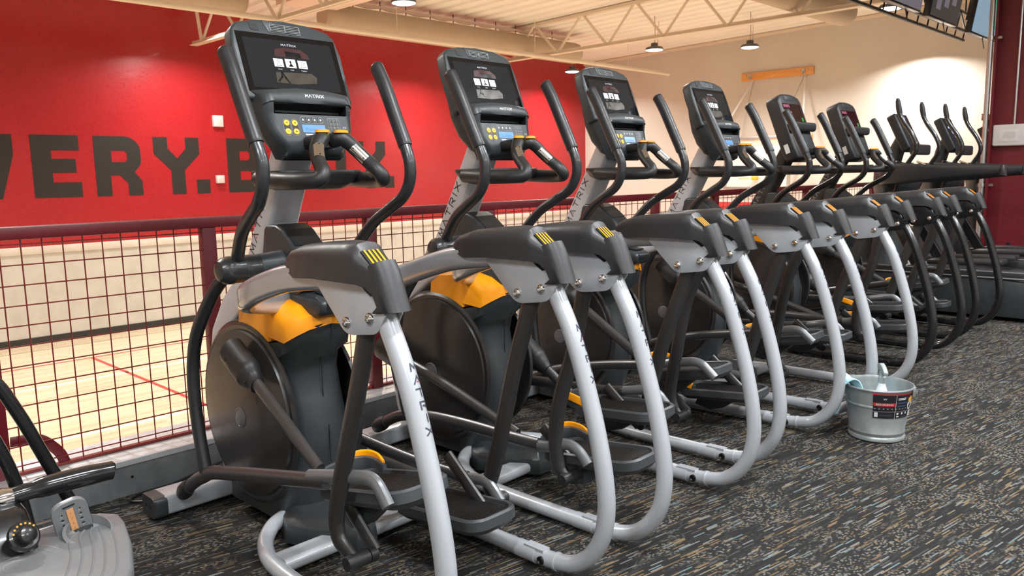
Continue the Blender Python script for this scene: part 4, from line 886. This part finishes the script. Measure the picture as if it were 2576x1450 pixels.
def console_led(e, style):
    hs = part('lhous', 'console', lambda: G().prism([(-.150, -.41), (-.172, -.33), (-.172, .0), (-.150, .030), (-.08, .047), (0, .051), (.08, .047), (.150, .030), (.172, .0), (.172, -.33), (.150, -.41)], -.075, .02, 'z', CMT), M['cover'], e, bevel=.014, bseg=3)
    part('lpan', 'led_screen', lambda: G().prism([(-.138, -.155), (-.138, -.025), (.138, -.025), (.138, -.155)], .0198, .0212, 'z', CMT), M['led_panel'], hs, smooth=0)
    raw('lt1', 'lettering', lambda: text_mesh('SPORTS', .026, lambda u, v: CMT @ Vector((-.128+u, -.052+v, .0216)), M['led_pink'], align='LEFT'), hs)
    raw('lt2', 'lettering', lambda: text_mesh('Program', .026, lambda u, v: CMT @ Vector((-.118+u, -.092+v, .0216)), M['led_pink'], align='LEFT'), hs)
    part('lgr', 'green_indicator', lambda: (lambda g: [g.box((.095+i*.009, -.148+j*.007, .0212), (.101+i*.009, -.144+j*.007, .0216), CMT) for i in range(3) for j in range(4)] and g)(G()), M['led_green'], hs, smooth=0)
    part('lvent', 'fan_vent', lambda: G().prism([(-.06, -.002), (-.072, .030), (.072, .030), (.06, -.002)], .018, .0215, 'z', CMT), M['console'], hs, bevel=.003)
    part('lshelf', 'reading_ledge', lambda: G().rtube([CMT @ Vector((-.165, -.20, .045)), CMT @ Vector((.165, -.20, .045))], .05, .06, .02, ref=(0, 1, 0)), M['cover'], hs)
    part('lkey', 'keypad', lambda: G().prism([(-.125, -.385), (-.140, -.24), (.140, -.24), (.125, -.385)], .0195, .0225, 'z', CMT), M['console'], hs, bevel=.002)
    part('lstk', 'label_sticker', lambda: G().box((-.1735, -.36, -.045), (-.172, -.30, -.015), CMT), M['sticker'], hs, 'white barcode sticker', smooth=0)
def console(e, style):
    (console_touch if style == 'silver' else console_led)(e, style)

P_M1L = dict(id='a', link=[(1.155, .115), (1.06, .175), (1.0, .205), (.93, .237), (.80, .268), (.60, .312), (.30, .375), (.24, .388)], rail=[(.32, .383), (.22, .408), (.10, .437), (.045, .448), (.012, .443), (-.012, .422), (-.035, .395)], swing=[(.0, .865), (.022, .78), (.06, .665), (.10, .555), (.145, .43), (.177, .325), (.182, .285), (.165, .245), (.10, .212)], ped=(.165, .365, 12), crank=(.865, .605), joint=(.37, .37))
P_M1R = dict(id='b', link=[(1.14, .20), (1.05, .215), (1.0, .215), (.9, .212), (.75, .205), (.55, .20), (.36, .205), (.30, .21)], rail=[(.36, .203), (.30, .21), (.235, .220), (.205, .218), (.18, .20), (.15, .17)], swing=[(.005, .865), (.028, .80), (.081, .648), (.128, .489), (.166, .351), (.200, .25), (.215, .21), (.205, .18), (.18, .165)], ped=(.235, .175, 6), crank=(1.02, .16), joint=(.42, .19))
P_M2L = dict(id='c', link=[(1.165, .145), (1.07, .195), (1.0, .22), (.93, .234), (.79, .25), (.60, .256), (.40, .255), (.26, .258)], rail=[(.32, .256), (.23, .258), (.15, .282), (.11, .285), (.075, .268), (.045, .235)], swing=[(.03, .865), (.047, .82), (.075, .70), (.10, .597), (.15, .451), (.172, .33), (.172, .26), (.16, .20), (.125, .172)], ped=(.095, .235, 6), crank=(1.19, .44), joint=(.42, .245))
P_M2R = dict(id='d', link=[(1.15, .20), (1.05, .245), (1.0, .26), (.9, .275), (.75, .285), (.55, .295), (.40, .305), (.30, .318)], rail=[(.36, .31), (.28, .325), (.20, .342), (.16, .345), (.13, .33), (.10, .30)], swing=[(.0, .865), (.021, .818), (.055, .73), (.088, .644), (.125, .54), (.157, .43), (.19, .31), (.20, .25), (.19, .21)], ped=(.225, .30, 5), crank=(.74, .45), joint=(.42, .21))
P_M3L = dict(id='e', link=[(1.155, .13), (1.06, .185), (1.0, .21), (.93, .24), (.80, .275), (.60, .318), (.40, .350), (.33, .362)], rail=[(.36, .357), (.28, .375), (.17, .398), (.125, .405), (.09, .398), (.06, .375), (.03, .35)], swing=[(.02, .865), (.09, .815), (.15, .70), (.18, .59), (.211, .414), (.232, .30), (.235, .235), (.22, .19), (.188, .16)], ped=(.25, .335, 10), crank=(.915, .63), joint=(.42, .35))
SIL = 'silver framed elliptical with touch screen and orange cover, '
elliptical(0, (1.401, 1.564), .40, 'silver', 'touch', (P_M1L, P_M1R), SIL+'nearest of the row at left')
elliptical(1, (2.279, 1.568), 1.45, 'silver', 'touch', (P_M2L, P_M2R), SIL+'second from the left')
elliptical(2, (3.162, 1.617), 1.02, 'silver', 'touch', (P_M3L, P_M1R), SIL+'third from the left')
elliptical(3, (4.082, 1.606), 1.14, 'silver', 'touch', (P_M3L, P_M2R), SIL+'fourth from the left')
elliptical(4, (5.241, 1.686), .74, 'black', 'led', (P_M2L, P_M2R), 'black framed elliptical with red lit console just beyond the last silver one')
elliptical(5, (6.261, 1.713), -.18, 'black', 'led', (P_M1L, P_M1R), 'black framed elliptical with red lit console, the farther of the two')

# ------------------------------------------------------------------ black cross trainers with long side rails
def cross_trainer(loc, label, face):
    e = empty('cross_trainer', loc, 0, label, 'cross trainer', 'black cross trainers at the far end')
    K = lambda k, n, b, m, p=e, **kw: part(('x'+k), n, b, M[m], p, **kw)
    base = K('base', 'base_shroud', lambda: loft(G(), [[(x*k, y, z) for (y, z) in [(-1.05, .03), (-1.05, .12), (-.80, .30), (-.2, .36), (.60, .36), (.85, .22), (.85, .03)]] for x, k in ((-.40, 1), (-.385, 1), (.385, 1), (.40, 1))]), 'body', bevel=.02, smooth=40)
    K('trimL', 'base_trim', lambda: G().box((-.412, -.95, .325), (-.36, .62, .395)).box((.36, -.95, .325), (.412, .62, .395)), 'charcoal_metal', base, bevel=.006)
    K('trim2', 'trim_line', lambda: G().box((-.4145, -.95, .335), (-.4115, .62, .343)).box((-.4145, -.95, .382), (-.4115, .62, .388)), 'grey_ink', base, smooth=0)
    for s in (-1, 1):
        K('fp%d' % s, 'footplate', lambda: G().prism(rrect(-.45, .34, .02, .50, .05) and [(y, z) for y, z in ((-.50, .42), (.05, .40), (.05, .44), (-.50, .46))], s*.20-.09, s*.20+.09), 'tread', bevel=.01)
        rail = cr([(s*.15, .50, 1.13), (s*.30, .40, 1.145), (s*.345, .20, 1.15), (s*.35, -.10, 1.155), (s*.352, -.32, 1.16), (s*.352, -.46, 1.165)], 6)
        r = K('rail%d' % s, 'side_rail', lambda: G().rtube(rail, [.17]*12+[.16, .15, .14, .13, .12, .11, .105, .10, .095, .09, .085, .085, .08, .08, .075, .075, .075, .07, .07][:len(rail)-12], .06, .025, ref=(0, 0, 1)), 'grip_matte')
        K('tip%d' % s, 'rail_end', lambda: G().prism([(-.46, 1.130), (-.475, 1.205), (-.487, 1.205), (-.50, 1.12)], s*.352-.03, s*.352+.03), 'arm_metal', r, bevel=.004)
        mh = K('mh%d' % s, 'moving_handle', lambda: G().tube(cr([(s*.20, .36, .75), (s*.27, .33, 1.0), (s*.30, .25, 1.20), (s*.30, .175, 1.34), (s*.30, .20, 1.45), (s*.30, .285, 1.58), (s*.30, .32, 1.66), (s*.30, .335, 1.75)], 6), .019, 12), 'black_paint')
        K('mg%d' % s, 'grip', lambda: G().tube(cr([(s*.30, .315, 1.645), (s*.30, .327, 1.70), (s*.30, .338, 1.77)], 5), [.022, .023, .023, .021, .012], 12), 'rubber', mh)
        K('strut%d' % s, 'strut', lambda: G().rtube([(s*.30, .10, .36), (s*.24, .32, .75), (s*.18, .42, 1.05)], .09, .05, .015, ref=(0, 1, 0)), 'black_paint')
    K('neck', 'front_column', lambda: loft(G(), [[(w*math.cos(t*PI/8), y+d*math.sin(t*PI/8), z) for t in range(16)] for z, w, d, y in ((.34, .17, .16, .45), (.60, .13, .12, .47), (.90, .15, .12, .46), (1.02, .24, .17, .42), (1.10, .29, .19, .40), (1.20, .27, .17, .42), (1.24, .20, .14, .44))]), 'body', smooth=50)
    K('cowl', 'cowl_trim', lambda: G().tube(cr([(-.27, .34, 1.25), (-.17, .24, 1.215), (0, .20, 1.20), (.17, .24, 1.215), (.27, .34, 1.25)], 6), .010, 8), 'chrome')
    K('cmast', 'console_mast', lambda: G().rtube([(0, .46, 1.2), (0, .42, 1.36), (0, .36, 1.48)], .14, .10, .03), 'body')
    mt = Matrix.Translation((0, .27, 1.33)) @ Matrix.Rotation(math.radians(-26), 4, 'X')
    c = K('cons', 'console', lambda: G().box((-.15, -.02, .02), (.15, .06, .36), mt), 'console_dark', bevel=.018, bseg=3)
    K('cled', 'console_ledge', lambda: G().rtube([mt @ Vector((-.17, -.04, .0)), mt @ Vector((.17, -.04, .0))], .06, .09, .02, ref=(0, 1, 0)), 'cover', c)
    def icon():
        g = G()
        for (x, z, r) in ((0, .22, .035), (-.02, .31, .016), (.03, .315, .018), (.07, .23, .012), (-.075, .25, .012), (.02, .16, .014)):
            g.add([mt @ Vector((x+r*math.cos(t*.7), -.0215, z+r*1.1*math.sin(t*.7))) for t in range(9)], [tuple(range(9))])
        return g
    K('icon', 'blue_icon', icon, 'led_blue', c, smooth=0)
    K('cbtn', 'green_indicator', lambda: G().box((.02, -.0225, .07), (.05, -.0205, .10), mt), 'led_green', c, smooth=0)
    K('cbtn2', 'red_indicator', lambda: G().box((.06, -.0225, .07), (.085, -.0205, .10), mt), 'label_red', c, smooth=0)
    K('cplate', 'lower_plate', lambda: G().box((-.10, -.0225, .025), (.02, -.0205, .055), mt), 'hubcap', c, smooth=0)
    K('fly', 'flywheel_cover', lambda: G().lathe([(.20, -.07), (.23, -.05), (.23, .05), (.20, .07)], Matrix.Translation((0, .62, .40)) @ Matrix.Rotation(PI/2, 4, 'Y'), 32), 'black_paint')
    return e
cross_trainer((7.40, 2.07, 0), 'black cross trainer with long side rails, first beyond the ellipticals', 0)
cross_trainer((8.42, 2.00, 0), 'black cross trainer with blue lit console just before the red column', 1)
cross_trainer((10.75, 2.22, 0), 'black cross trainer mostly hidden behind the red column, a hand on its handle', 2)

# person on the hidden cross trainer: one skinned body, clothes as children
def skin_body(name, verts, edges, rad, material, parent=None, sub=2, root=0):
    me = bpy.data.meshes.new(name); me.from_pydata(verts, edges, []); o = bpy.data.objects.new(name, me); COL.objects.link(o)
    md = o.modifiers.new('skin', 'SKIN'); md.use_smooth_shade = True
    sv = me.skin_vertices[0].data
    for i, r in enumerate(rad): sv[i].radius = (r, r) if not isinstance(r, tuple) else r
    sv[root].use_root = True
    m2 = o.modifiers.new('sub', 'SUBSURF'); m2.levels = sub; m2.render_levels = sub
    dg = bpy.context.evaluated_depsgraph_get(); me2 = bpy.data.meshes.new_from_object(o.evaluated_get(dg)); bpy.data.objects.remove(o, do_unlink=True)
    me2.materials.clear(); me2.materials.append(material); me2.name = name
    return link(name, me2, parent)
px, py = 10.75, 1.86
pe = empty('person', (px, py, .45), 0, 'person in grey clothes gripping a trainer handle behind the red column', 'person')
V = []; E_d = []; Rr = []
def nd(p, r, par=None):
    V.append(p); Rr.append(r)
    if par is not None: E_d.append((par, len(V)-1))
    return len(V)-1
pel = nd((0, 0, .93), .14); wst = nd((0, .02, 1.12), .125, pel); chs = nd((0, .05, 1.34), .145, wst); nk = nd((0, .06, 1.49), .055, chs); hd = nd((0, .09, 1.60), .085, nk); tp = nd((0, .08, 1.72), .075, hd)
for s in (-1, 1):
    hp = nd((s*.09, 0, .86), .095, pel); kn = nd((s*.12, .10*s+.03, .48), .062, hp); an = nd((s*.14, -.05+.06*s, .10), .042, kn); to = nd((s*.14, .12+.06*s, .045), .038, an)
    sh = nd((s*.18, .06, 1.40), .062, chs); el = nd((s*.27, .26, 1.22), .045, sh); wr = nd((s*.295, .62, 1.275), .029, el)
    pm_ = nd((s*.297, .695, 1.30), (.022, .036), wr)
    for k, (dz, ln) in enumerate(((.03, .030), (.010, .034), (-.010, .031), (-.028, .025))):
        f1 = nd((s*.325, .705+.005, 1.30+dz), .0105, pm_); f2 = nd((s*.330, .74+.004, 1.302+dz), .0100, f1); f3 = nd((s*.312, .748, 1.303+dz), .0095, f2); f4 = nd((s*.288, .738, 1.303+dz), .0085, f3)
    t1 = nd((s*.278, .685, 1.325), .011, pm_); t2 = nd((s*.272, .715, 1.345), .0105, t1)
skin_body('body', V, E_d, Rr, M['skin'], pe)
sv = []; se = []; sr = []
def n2(p, r, par=None):
    sv.append(p); sr.append(r)
    if par is not None: se.append((par, len(sv)-1))
    return len(sv)-1
a = n2((0, 0, .88), .155); b = n2((0, .02, 1.12), .14, a); c_ = n2((0, .05, 1.36), .155, b); n2((0, .058, 1.47), .07, c_)
for s in (-1, 1): q = n2((s*.185, .06, 1.40), .075, c_); n2((s*.235, .16, 1.31), .062, q)
skin_body('shirt', sv, se, sr, M['pad_grey'], pe)
sv.clear(); se.clear(); sr.clear()
a = n2((0, 0, .93), .155)
for s in (-1, 1): q = n2((s*.09, 0, .84), .108, a); n2((s*.115, .05, .58), .082, q)
skin_body('shorts', sv, se, sr, M['body'], pe)
for s in (-1, 1):
    ob('shoe', G().rtube([(s*.14, -.13+.06*s, .035), (s*.14, .02+.06*s, .045), (s*.14, .17+.06*s, .03)], .09, .085, .03, ref=(1, 0, 0)), M['black_paint'], pe)
ob('hair', G().lathe([(.088, 0), (.092, .04), (.075, .10), (.03, .125), (.0, .127)], Matrix.Translation((0, .07, 1.63)), 18, close=False), M['ink'], pe)
ob('nose', G().lathe([(.016, 0), (.004, .03)], Matrix.Translation((0, .175, 1.60)) @ Matrix.Rotation(-PI/2, 4, 'X'), 8), M['skin'], pe)
for s in (-1, 1):
    ob('eye', G().lathe([(.011, 0), (.006, .006)], Matrix.Translation((s*.032, .165, 1.632)) @ Matrix.Rotation(-PI/2, 4, 'X'), 10), M['white_ink'], pe)
    ob('ear', G().lathe([(.028, -.008), (.022, .01)], Matrix.Translation((s*.086, .085, 1.61)) @ Matrix.Rotation(PI/2, 4, 'Y'), 12), M['skin'], pe)
ob('mouth', G().box((-.022, .165, 1.553), (.022, .172, 1.561)), M['label_red'], pe, bevel=.002)

# ------------------------------------------------------------------ exercise bike at lower left
be = empty('exercise_bike', (.30, 2.15, 0), 0, 'black exercise bike at lower left corner with grey ridged footplate', 'exercise bike')
def bp_(p): return Vector(p)-Vector((.30, 2.15, 0))
def bob(n, g, m, p=be, **k):
    o = ob(n, g, M[m], p, **k); o.data.transform(Matrix.Translation((-.30, -2.15, 0))); return o
ft = [(.20, 2.20), (.60, 2.215), (.672, 2.205), (.700, 2.165), (.694, 2.10), (.662, 1.97), (.610, 1.82), (.575, 1.757), (.53, 1.738), (.20, 1.74)]
fp = bob('footplate', loft(G(), [[(.45+(x-.45)*k, 2.0+(y-2.0)*k, z) for x, y in ft] for z, k in ((.255, .90), (.275, .97), (.31, 1), (.325, .985), (.33, .955))]), 'pad_grey', smooth=50)
def ridges():
    g = G()
    for k in range(5):
        o = .028*k; pts = [(.545-o*.2, 2.165, .329), (.60-o*.45+.055, 2.160-o*.15, .329), (.655-o*.9, 2.10-o*.2, .329), (.625-o*.9, 1.97, .329), (.575-o*.9, 1.83+o*.3, .329), (.52-o*.8, 1.785+o*.3, .329)]
        g.tube(cr(pts, 4), .0032, 6)
    for k in range(5):
        r = .030+.016*k
        g.tube([(.43+r*1.0*math.cos(t*.35+.2), 2.02+r*1.25*math.sin(t*.35+.2), .3285) for t in range(13)], .0028, 6)
    return g
bob('ridge', ridges(), 'pad_grey', fp)
mt = Matrix.Translation((.585, 2.135, .325)) @ Matrix.Rotation(math.radians(14), 4, 'X') @ Matrix.Rotation(math.radians(-12), 4, 'Y')
def strap():
    cu = bpy.data.curves.new('s', 'CURVE'); cu.dimensions = '2D'; cu.fill_mode = 'BOTH'; cu.extrude = .006; cu.bevel_depth = .0015
    loops = [rrect(-.040, -.02, .040, .098, .028, 6)]+[circle(sx*.021, .005+k*.0155, .0052, 10) for sx in (-1, 1) for k in range(5)]
    for p in loops:
        s_ = cu.splines.new('POLY'); s_.points.add(len(p)-1); s_.use_cyclic_u = True
        for i, q in enumerate(p): s_.points[i].co = (q[0], q[1], 0, 1)
    o = bpy.data.objects.new('t', cu); COL.objects.link(o); dg = bpy.context.evaluated_depsgraph_get(); me = bpy.data.meshes.new_from_object(o.evaluated_get(dg)); bpy.data.objects.remove(o, do_unlink=True)
    for v in me.vertices: v.co = mt @ Vector((v.co.x, v.co.z, v.co.y)) - Vector((.30, 2.15, 0))
    me.materials.clear(); me.materials.append(M['pad_grey']); me.name = 'heel_strap'; return me
hs_ = link('heel_strap', strap(), be)
bob('scale_strip', G().box((-.008, -.0092, -.005), (.008, -.0078, .078), mt), 'strap_tan', hs_, label='tan size scale', smooth=0)
for k in range(5): o_ = link('lettering', text_mesh(str(5-k), .012, lambda u, v: mt @ Vector((u, -.0096, .0+k*.0155+v)) - Vector((.30, 2.15, 0)), M['brass']), hs_)
bob('slot', G().box((-.014, -.009, .086), (.014, -.0072, .089), mt), 'dark', hs_, smooth=0)
bob('heel_cup', G().lathe([(.058, 0), (.064, .02), (.060, .05), (.045, .065), (.02, .07)], Matrix.Translation((.60, 2.16, .275)) @ Matrix.Rotation(math.radians(20), 4, 'X'), 24), 'rubber')
bob('heel_ring', G().lathe([(.052, .05), (.058, .075), (.050, .08), (.046, .055)], Matrix.Translation((.60, 2.115, .27)) @ Matrix.Rotation(math.radians(25), 4, 'X'), 24), 'pad_grey')
bob('frame_tube', G().tube(cr([(.30, 2.42, .74), (.42, 2.42, .735), (.50, 2.42, .69), (.553, 2.42, .585), (.60, 2.42, .46), (.655, 2.42, .31), (.69, 2.42, .20), (.70, 2.42, .06)], 6), .0175, 14), 'black_paint')
bob('frame_tube', G().tube(cr([(.30, 2.40, .70), (.40, 2.40, .66), (.465, 2.40, .58), (.51, 2.40, .46), (.535, 2.40, .34), (.55, 2.40, .2), (.555, 2.40, .06)], 6), .0175, 14), 'black_paint')
bob('cross_tube', G().tube([(.20, 2.42, .235), (.69, 2.42, .235)], .03, 12), 'black_paint')
hb = bob('handle', G().tube(cr([(.20, 2.22, .405), (.42, 2.22, .425), (.52, 2.22, .432), (.62, 2.22, .433), (.70, 2.22, .430), (.715, 2.22, .428)], 5), [.022]*9+[.027]*6+[.025]*4+[.018, .008], 14), 'grip')
bob('handle_collar', G().lathe([(.026, -.02), (.028, 0), (.024, .02)], Matrix.Translation((.455, 2.22, .428)) @ Matrix.Rotation(PI/2, 4, 'Y'), 16), 'chrome', hb)
bob('shroud', loft(G(), [[(x, y, z) for y, z in [(2.05, .03), (2.05, .26), (2.10, .36), (2.16, .415), (2.30, .43), (2.55, .36), (2.60, .20), (2.58, .03)]] for x in (.12, .36, .47, .495)]), 'black_paint', bevel=.03, bseg=3)
km = Matrix.Translation((.455, 2.075, .375)) @ Matrix.Rotation(math.radians(62), 4, 'X') @ Matrix.Rotation(math.radians(18), 4, 'Y')
kb = bob('dial', G().lathe([(.036, 0), (.036, .012), (.030, .016), (.022, .014), (.019, .03), (.012, .033), (0, .033)], km, 26, close=False), 'black_paint')
for k in range(7):
    t = .7+k*.36; bob('dial_mark', G().lathe([(.0028, .0152), (.0026, .0175)], km @ Matrix.Translation((.0285*math.cos(t), .0285*math.sin(t), 0)), 8), 'brass', kb)
bob('base_foot', G().rtube([(.10, 2.42, .045), (.78, 2.42, .045)], .09, .07, .02, ref=(0, 1, 0)), 'black_paint')
bob('crank_stem', G().tube([(.45, 2.1, .20), (.58, 2.02, .255)], .022, 10), 'black_paint')

# ------------------------------------------------------------------ bucket with cloth and spray bottle
bx, by = 3.622, 1.252
bk = empty('bucket', (bx, by, 0), 0, 'galvanised steel bucket with black and red paper label on the carpet', 'bucket')
prof_o = [(.110, .001), (.118, .006), (.1185, .018), (.114, .024), (.1145, .032), (.1175, .036), (.1178, .042), (.1155, .046), (.131, .158), (.134, .160), (.1345, .166), (.1325, .169), (.1415, .236), (.147, .237), (.1485, .241), (.147, .245), (.1425, .2455), (.1395, .238)]
prof_i = [(.1385, .23), (.113, .03), (.108, .014), (0, .012)]
ob('pail', G().lathe(prof_o+prof_i, None, 48, close=False).lathe([(0, .004), (.112, .004)], None, 48, close=False), M['bucket'], bk, smooth=40)
cd = math.atan2(-by, -bx)                                  # bearing of the viewer's side, used to turn the label as it stands
def rad_at(z): return .1155+(z-.046)/(.236-.046)*.026+.0008
def lab(u, v):                                             # u 0..1 round the pail, v 0..1 up
    th = cd-.13+u*1.52; z = .118+v*.112; r = rad_at(z)+.0019
    return Vector((r*math.cos(th), r*math.sin(th), z))
def lpatch(u0, v0, u1, v1, lift=0., n=10):
    g = G()
    for k in range(n):
        a, b = u0+(u1-u0)*k/n, u0+(u1-u0)*(k+1)/n
        q = [lab(a, v0), lab(b, v0), lab(b, v1), lab(a, v1)]
        q = [Vector((p.x*(1+lift/.13), p.y*(1+lift/.13), p.z)) for p in q]; g.add(q, [(0, 1, 2, 3)])
    return g
lb = ob('paper_label', lpatch(0, 0, 1, 1, 0, 22), M['label_black'], bk, label='black and red shop label', merge=True)
def lp(n, *a, m): return ob(n, lpatch(*a), M[m], lb, smooth=0)
lp('red_band', 0, .955, 1, 1.0, .0004, 16, m='label_red'); lp('red_band', 0, .50, .455, .64, .0004, m='label_red')
lp('print_line', .455, 0, .462, .955, .0004, 1, m='label_white'); lp('print_line', 0, .27, 1, .278, .0005, 16, m='label_white')
lp('print_block', .03, .05, .10, .24, .0004, 2, m='label_white'); lp('print_block', .86, .02, .99, .24, .0004, 4, m='label_white')
for v, w in ((.60, .25), (.47, .23)): lp('print_block', .50, v, .50+w, v+.055, .0004, 4, m='label_blue')
for v, w in ((.80, .2), (.75, .18)): lp('print_block', .50, v, .50+w, v+.03, .0004, 4, m='label_white')
for v in (.14, .10): lp('print_line', .13, v, .40, v+.012, .0004, 4, m='grey_ink') if False else lp('print_line', .13, v, .40, v+.012, .0004, 4, m='hubcap')
for k in range(3): lp('print_block', .50+k*.115, .15, .545+k*.115, .23, .0004, 2, m='label_white')
lp('print_block', .50, .05, .56, .09, .0004, 2, m='label_white'); lp('print_line', .62, .06, .80, .075, .0004, 3, m='hubcap')
def blob(cu_, cv, ru, rv, lift):
    return G().add([(lambda p: Vector((p.x*(1+lift/.13), p.y*(1+lift/.13), p.z)))(lab(cu_+ru*(1+.12*math.sin(5*t))*math.cos(t), cv+rv*(1+.12*math.cos(4*t))*math.sin(t))) for t in [i*.45 for i in range(14)]], [tuple(range(14))])
ob('label_picture', blob(.87, .50, .095, .20, .0005), M['label_white'], lb, smooth=0); ob('label_picture', blob(.87, .72, .09, .13, .0007), M['label_pop'], lb, smooth=0)
def lmap(u0, v0, su, sv): return lambda x, y: (lambda p: Vector((p.x*1.0055, p.y*1.0055, p.z)))(lab(u0+x*su, v0+y*sv))
link('lettering', text_mesh('BEHRENS', .1, lmap(.228, .535, .86, 1.05), M['label_white']), lb)
link('lettering', text_mesh('METALWARE', .07, lmap(.228, .425, .62, .75), M['hubcap']), lb)
link('lettering', text_mesh('W', .09, lmap(.228, .76, .8, 1.2), M['label_white']), lb)
for s in (0, 1):
    th = cd+1.35+s*PI; ear = Matrix.Translation((.148*math.cos(th), .148*math.sin(th), .225)) @ Matrix.Rotation(th, 4, 'Z')
    ob('ear', G().box((-.004, -.016, -.018), (.005, .016, .022), ear), M['bucket'], bk, bevel=.003)
hth = cd+1.35
ob('bail_handle', G().tube([(.158*math.cos(hth+PI*t/14)*1.0, .158*math.sin(hth+PI*t/14), .225-.012*math.sin(PI*t/14)) for t in range(15)], .0028, 6), M['mount_steel'], bk)
cl = empty('cloth', (bx, by, .24), 0, 'light blue cleaning cloth draped over the bucket rim', 'cloth')
g = G(); th0 = cd-1.25; path = [(.085, -.10), (.098, -.04), (.118, .008), (.135, .026), (.150, .030), (.166, .018), (.172, -.02), (.174, -.07), (.176, -.12), (.180, -.155)]
path = cr([(r, z, 0) for r, z in path], 4); rows = []
for i, p in enumerate(path):
    t = i/(len(path)-1); row = []
    for k in range(17):
        w = (k/16-.5); a = th0+w*(1.30-.95*t)+.10*math.sin(3*t)-.1*t; rr = p.x+.007*math.sin(k*1.1+3*t)*(.3+t)+.004*math.sin(k*2.3); zz = p.y+.006*math.sin(k*.9+2*t)+(.05*abs(w)*t if t > .6 else 0)
        if .35 < t < .62: rr = max(rr, p.x-.003)
        row.append(Vector((rr*math.cos(a), rr*math.sin(a), zz)))
    rows.append(row)
for i in range(len(rows)-1):
    for k in range(16): g.add([rows[i][k], rows[i][k+1], rows[i+1][k+1], rows[i+1][k]], [(0, 1, 2, 3)])
co = ob('fabric', g, M['cloth'], cl, merge=True, smooth=80)
sm = co.modifiers.new('thick', 'SOLIDIFY'); sm.thickness = .005; sm.offset = 1
sp = empty('spray_bottle', (bx+.015, by-.01, .014), 0, 'white spray bottle with grey trigger standing inside the bucket', 'spray bottle')
ob('bottle', G().lathe([(.036, 0), (.040, .01), (.040, .13), (.034, .165), (.022, .20), (.015, .222), (.015, .235)], None, 24), M['bottle'], sp)
sh = ob('sprayer_head', G().lathe([(.0175, .232), (.0175, .256), (.012, .262), (.010, .285)], None, 18), M['spray_grey'], sp)
rz = Matrix.Rotation(cd+.35, 4, 'Z')
ob('nozzle', G().prism([(-.040, .300), (-.036, .312), (-.010, .318), (.020, .306), (.046, .285), (.044, .272), (.012, .284), (-.030, .284)], -.010, .010, 'y', rz), M['spray_grey'], sh, bevel=.003)
ob('trigger', G().tube([rz @ Vector(v) for v in cr([(-.022, 0, .290), (-.032, 0, .272), (-.032, 0, .255), (-.040, 0, .238)], 4)], .0045, 8), M['spray_grey'], sh)

# power cords on the floor by the curb
tag(ob('power_cord', G().tube(cr([(1.075, 2.98, .008), (1.03, 3.04, .006), (1.08, 3.085, .006), (1.2, 3.09, .006), (1.36, 3.095, .03), (1.52, 3.09, .05), (1.75, 3.05, .05), (1.9, 3.08, .008), (2.1, 3.09, .006)], 6), .005, 8), M['cord']), 'black power cord trailing along the metal curb by the first machine', 'cord')
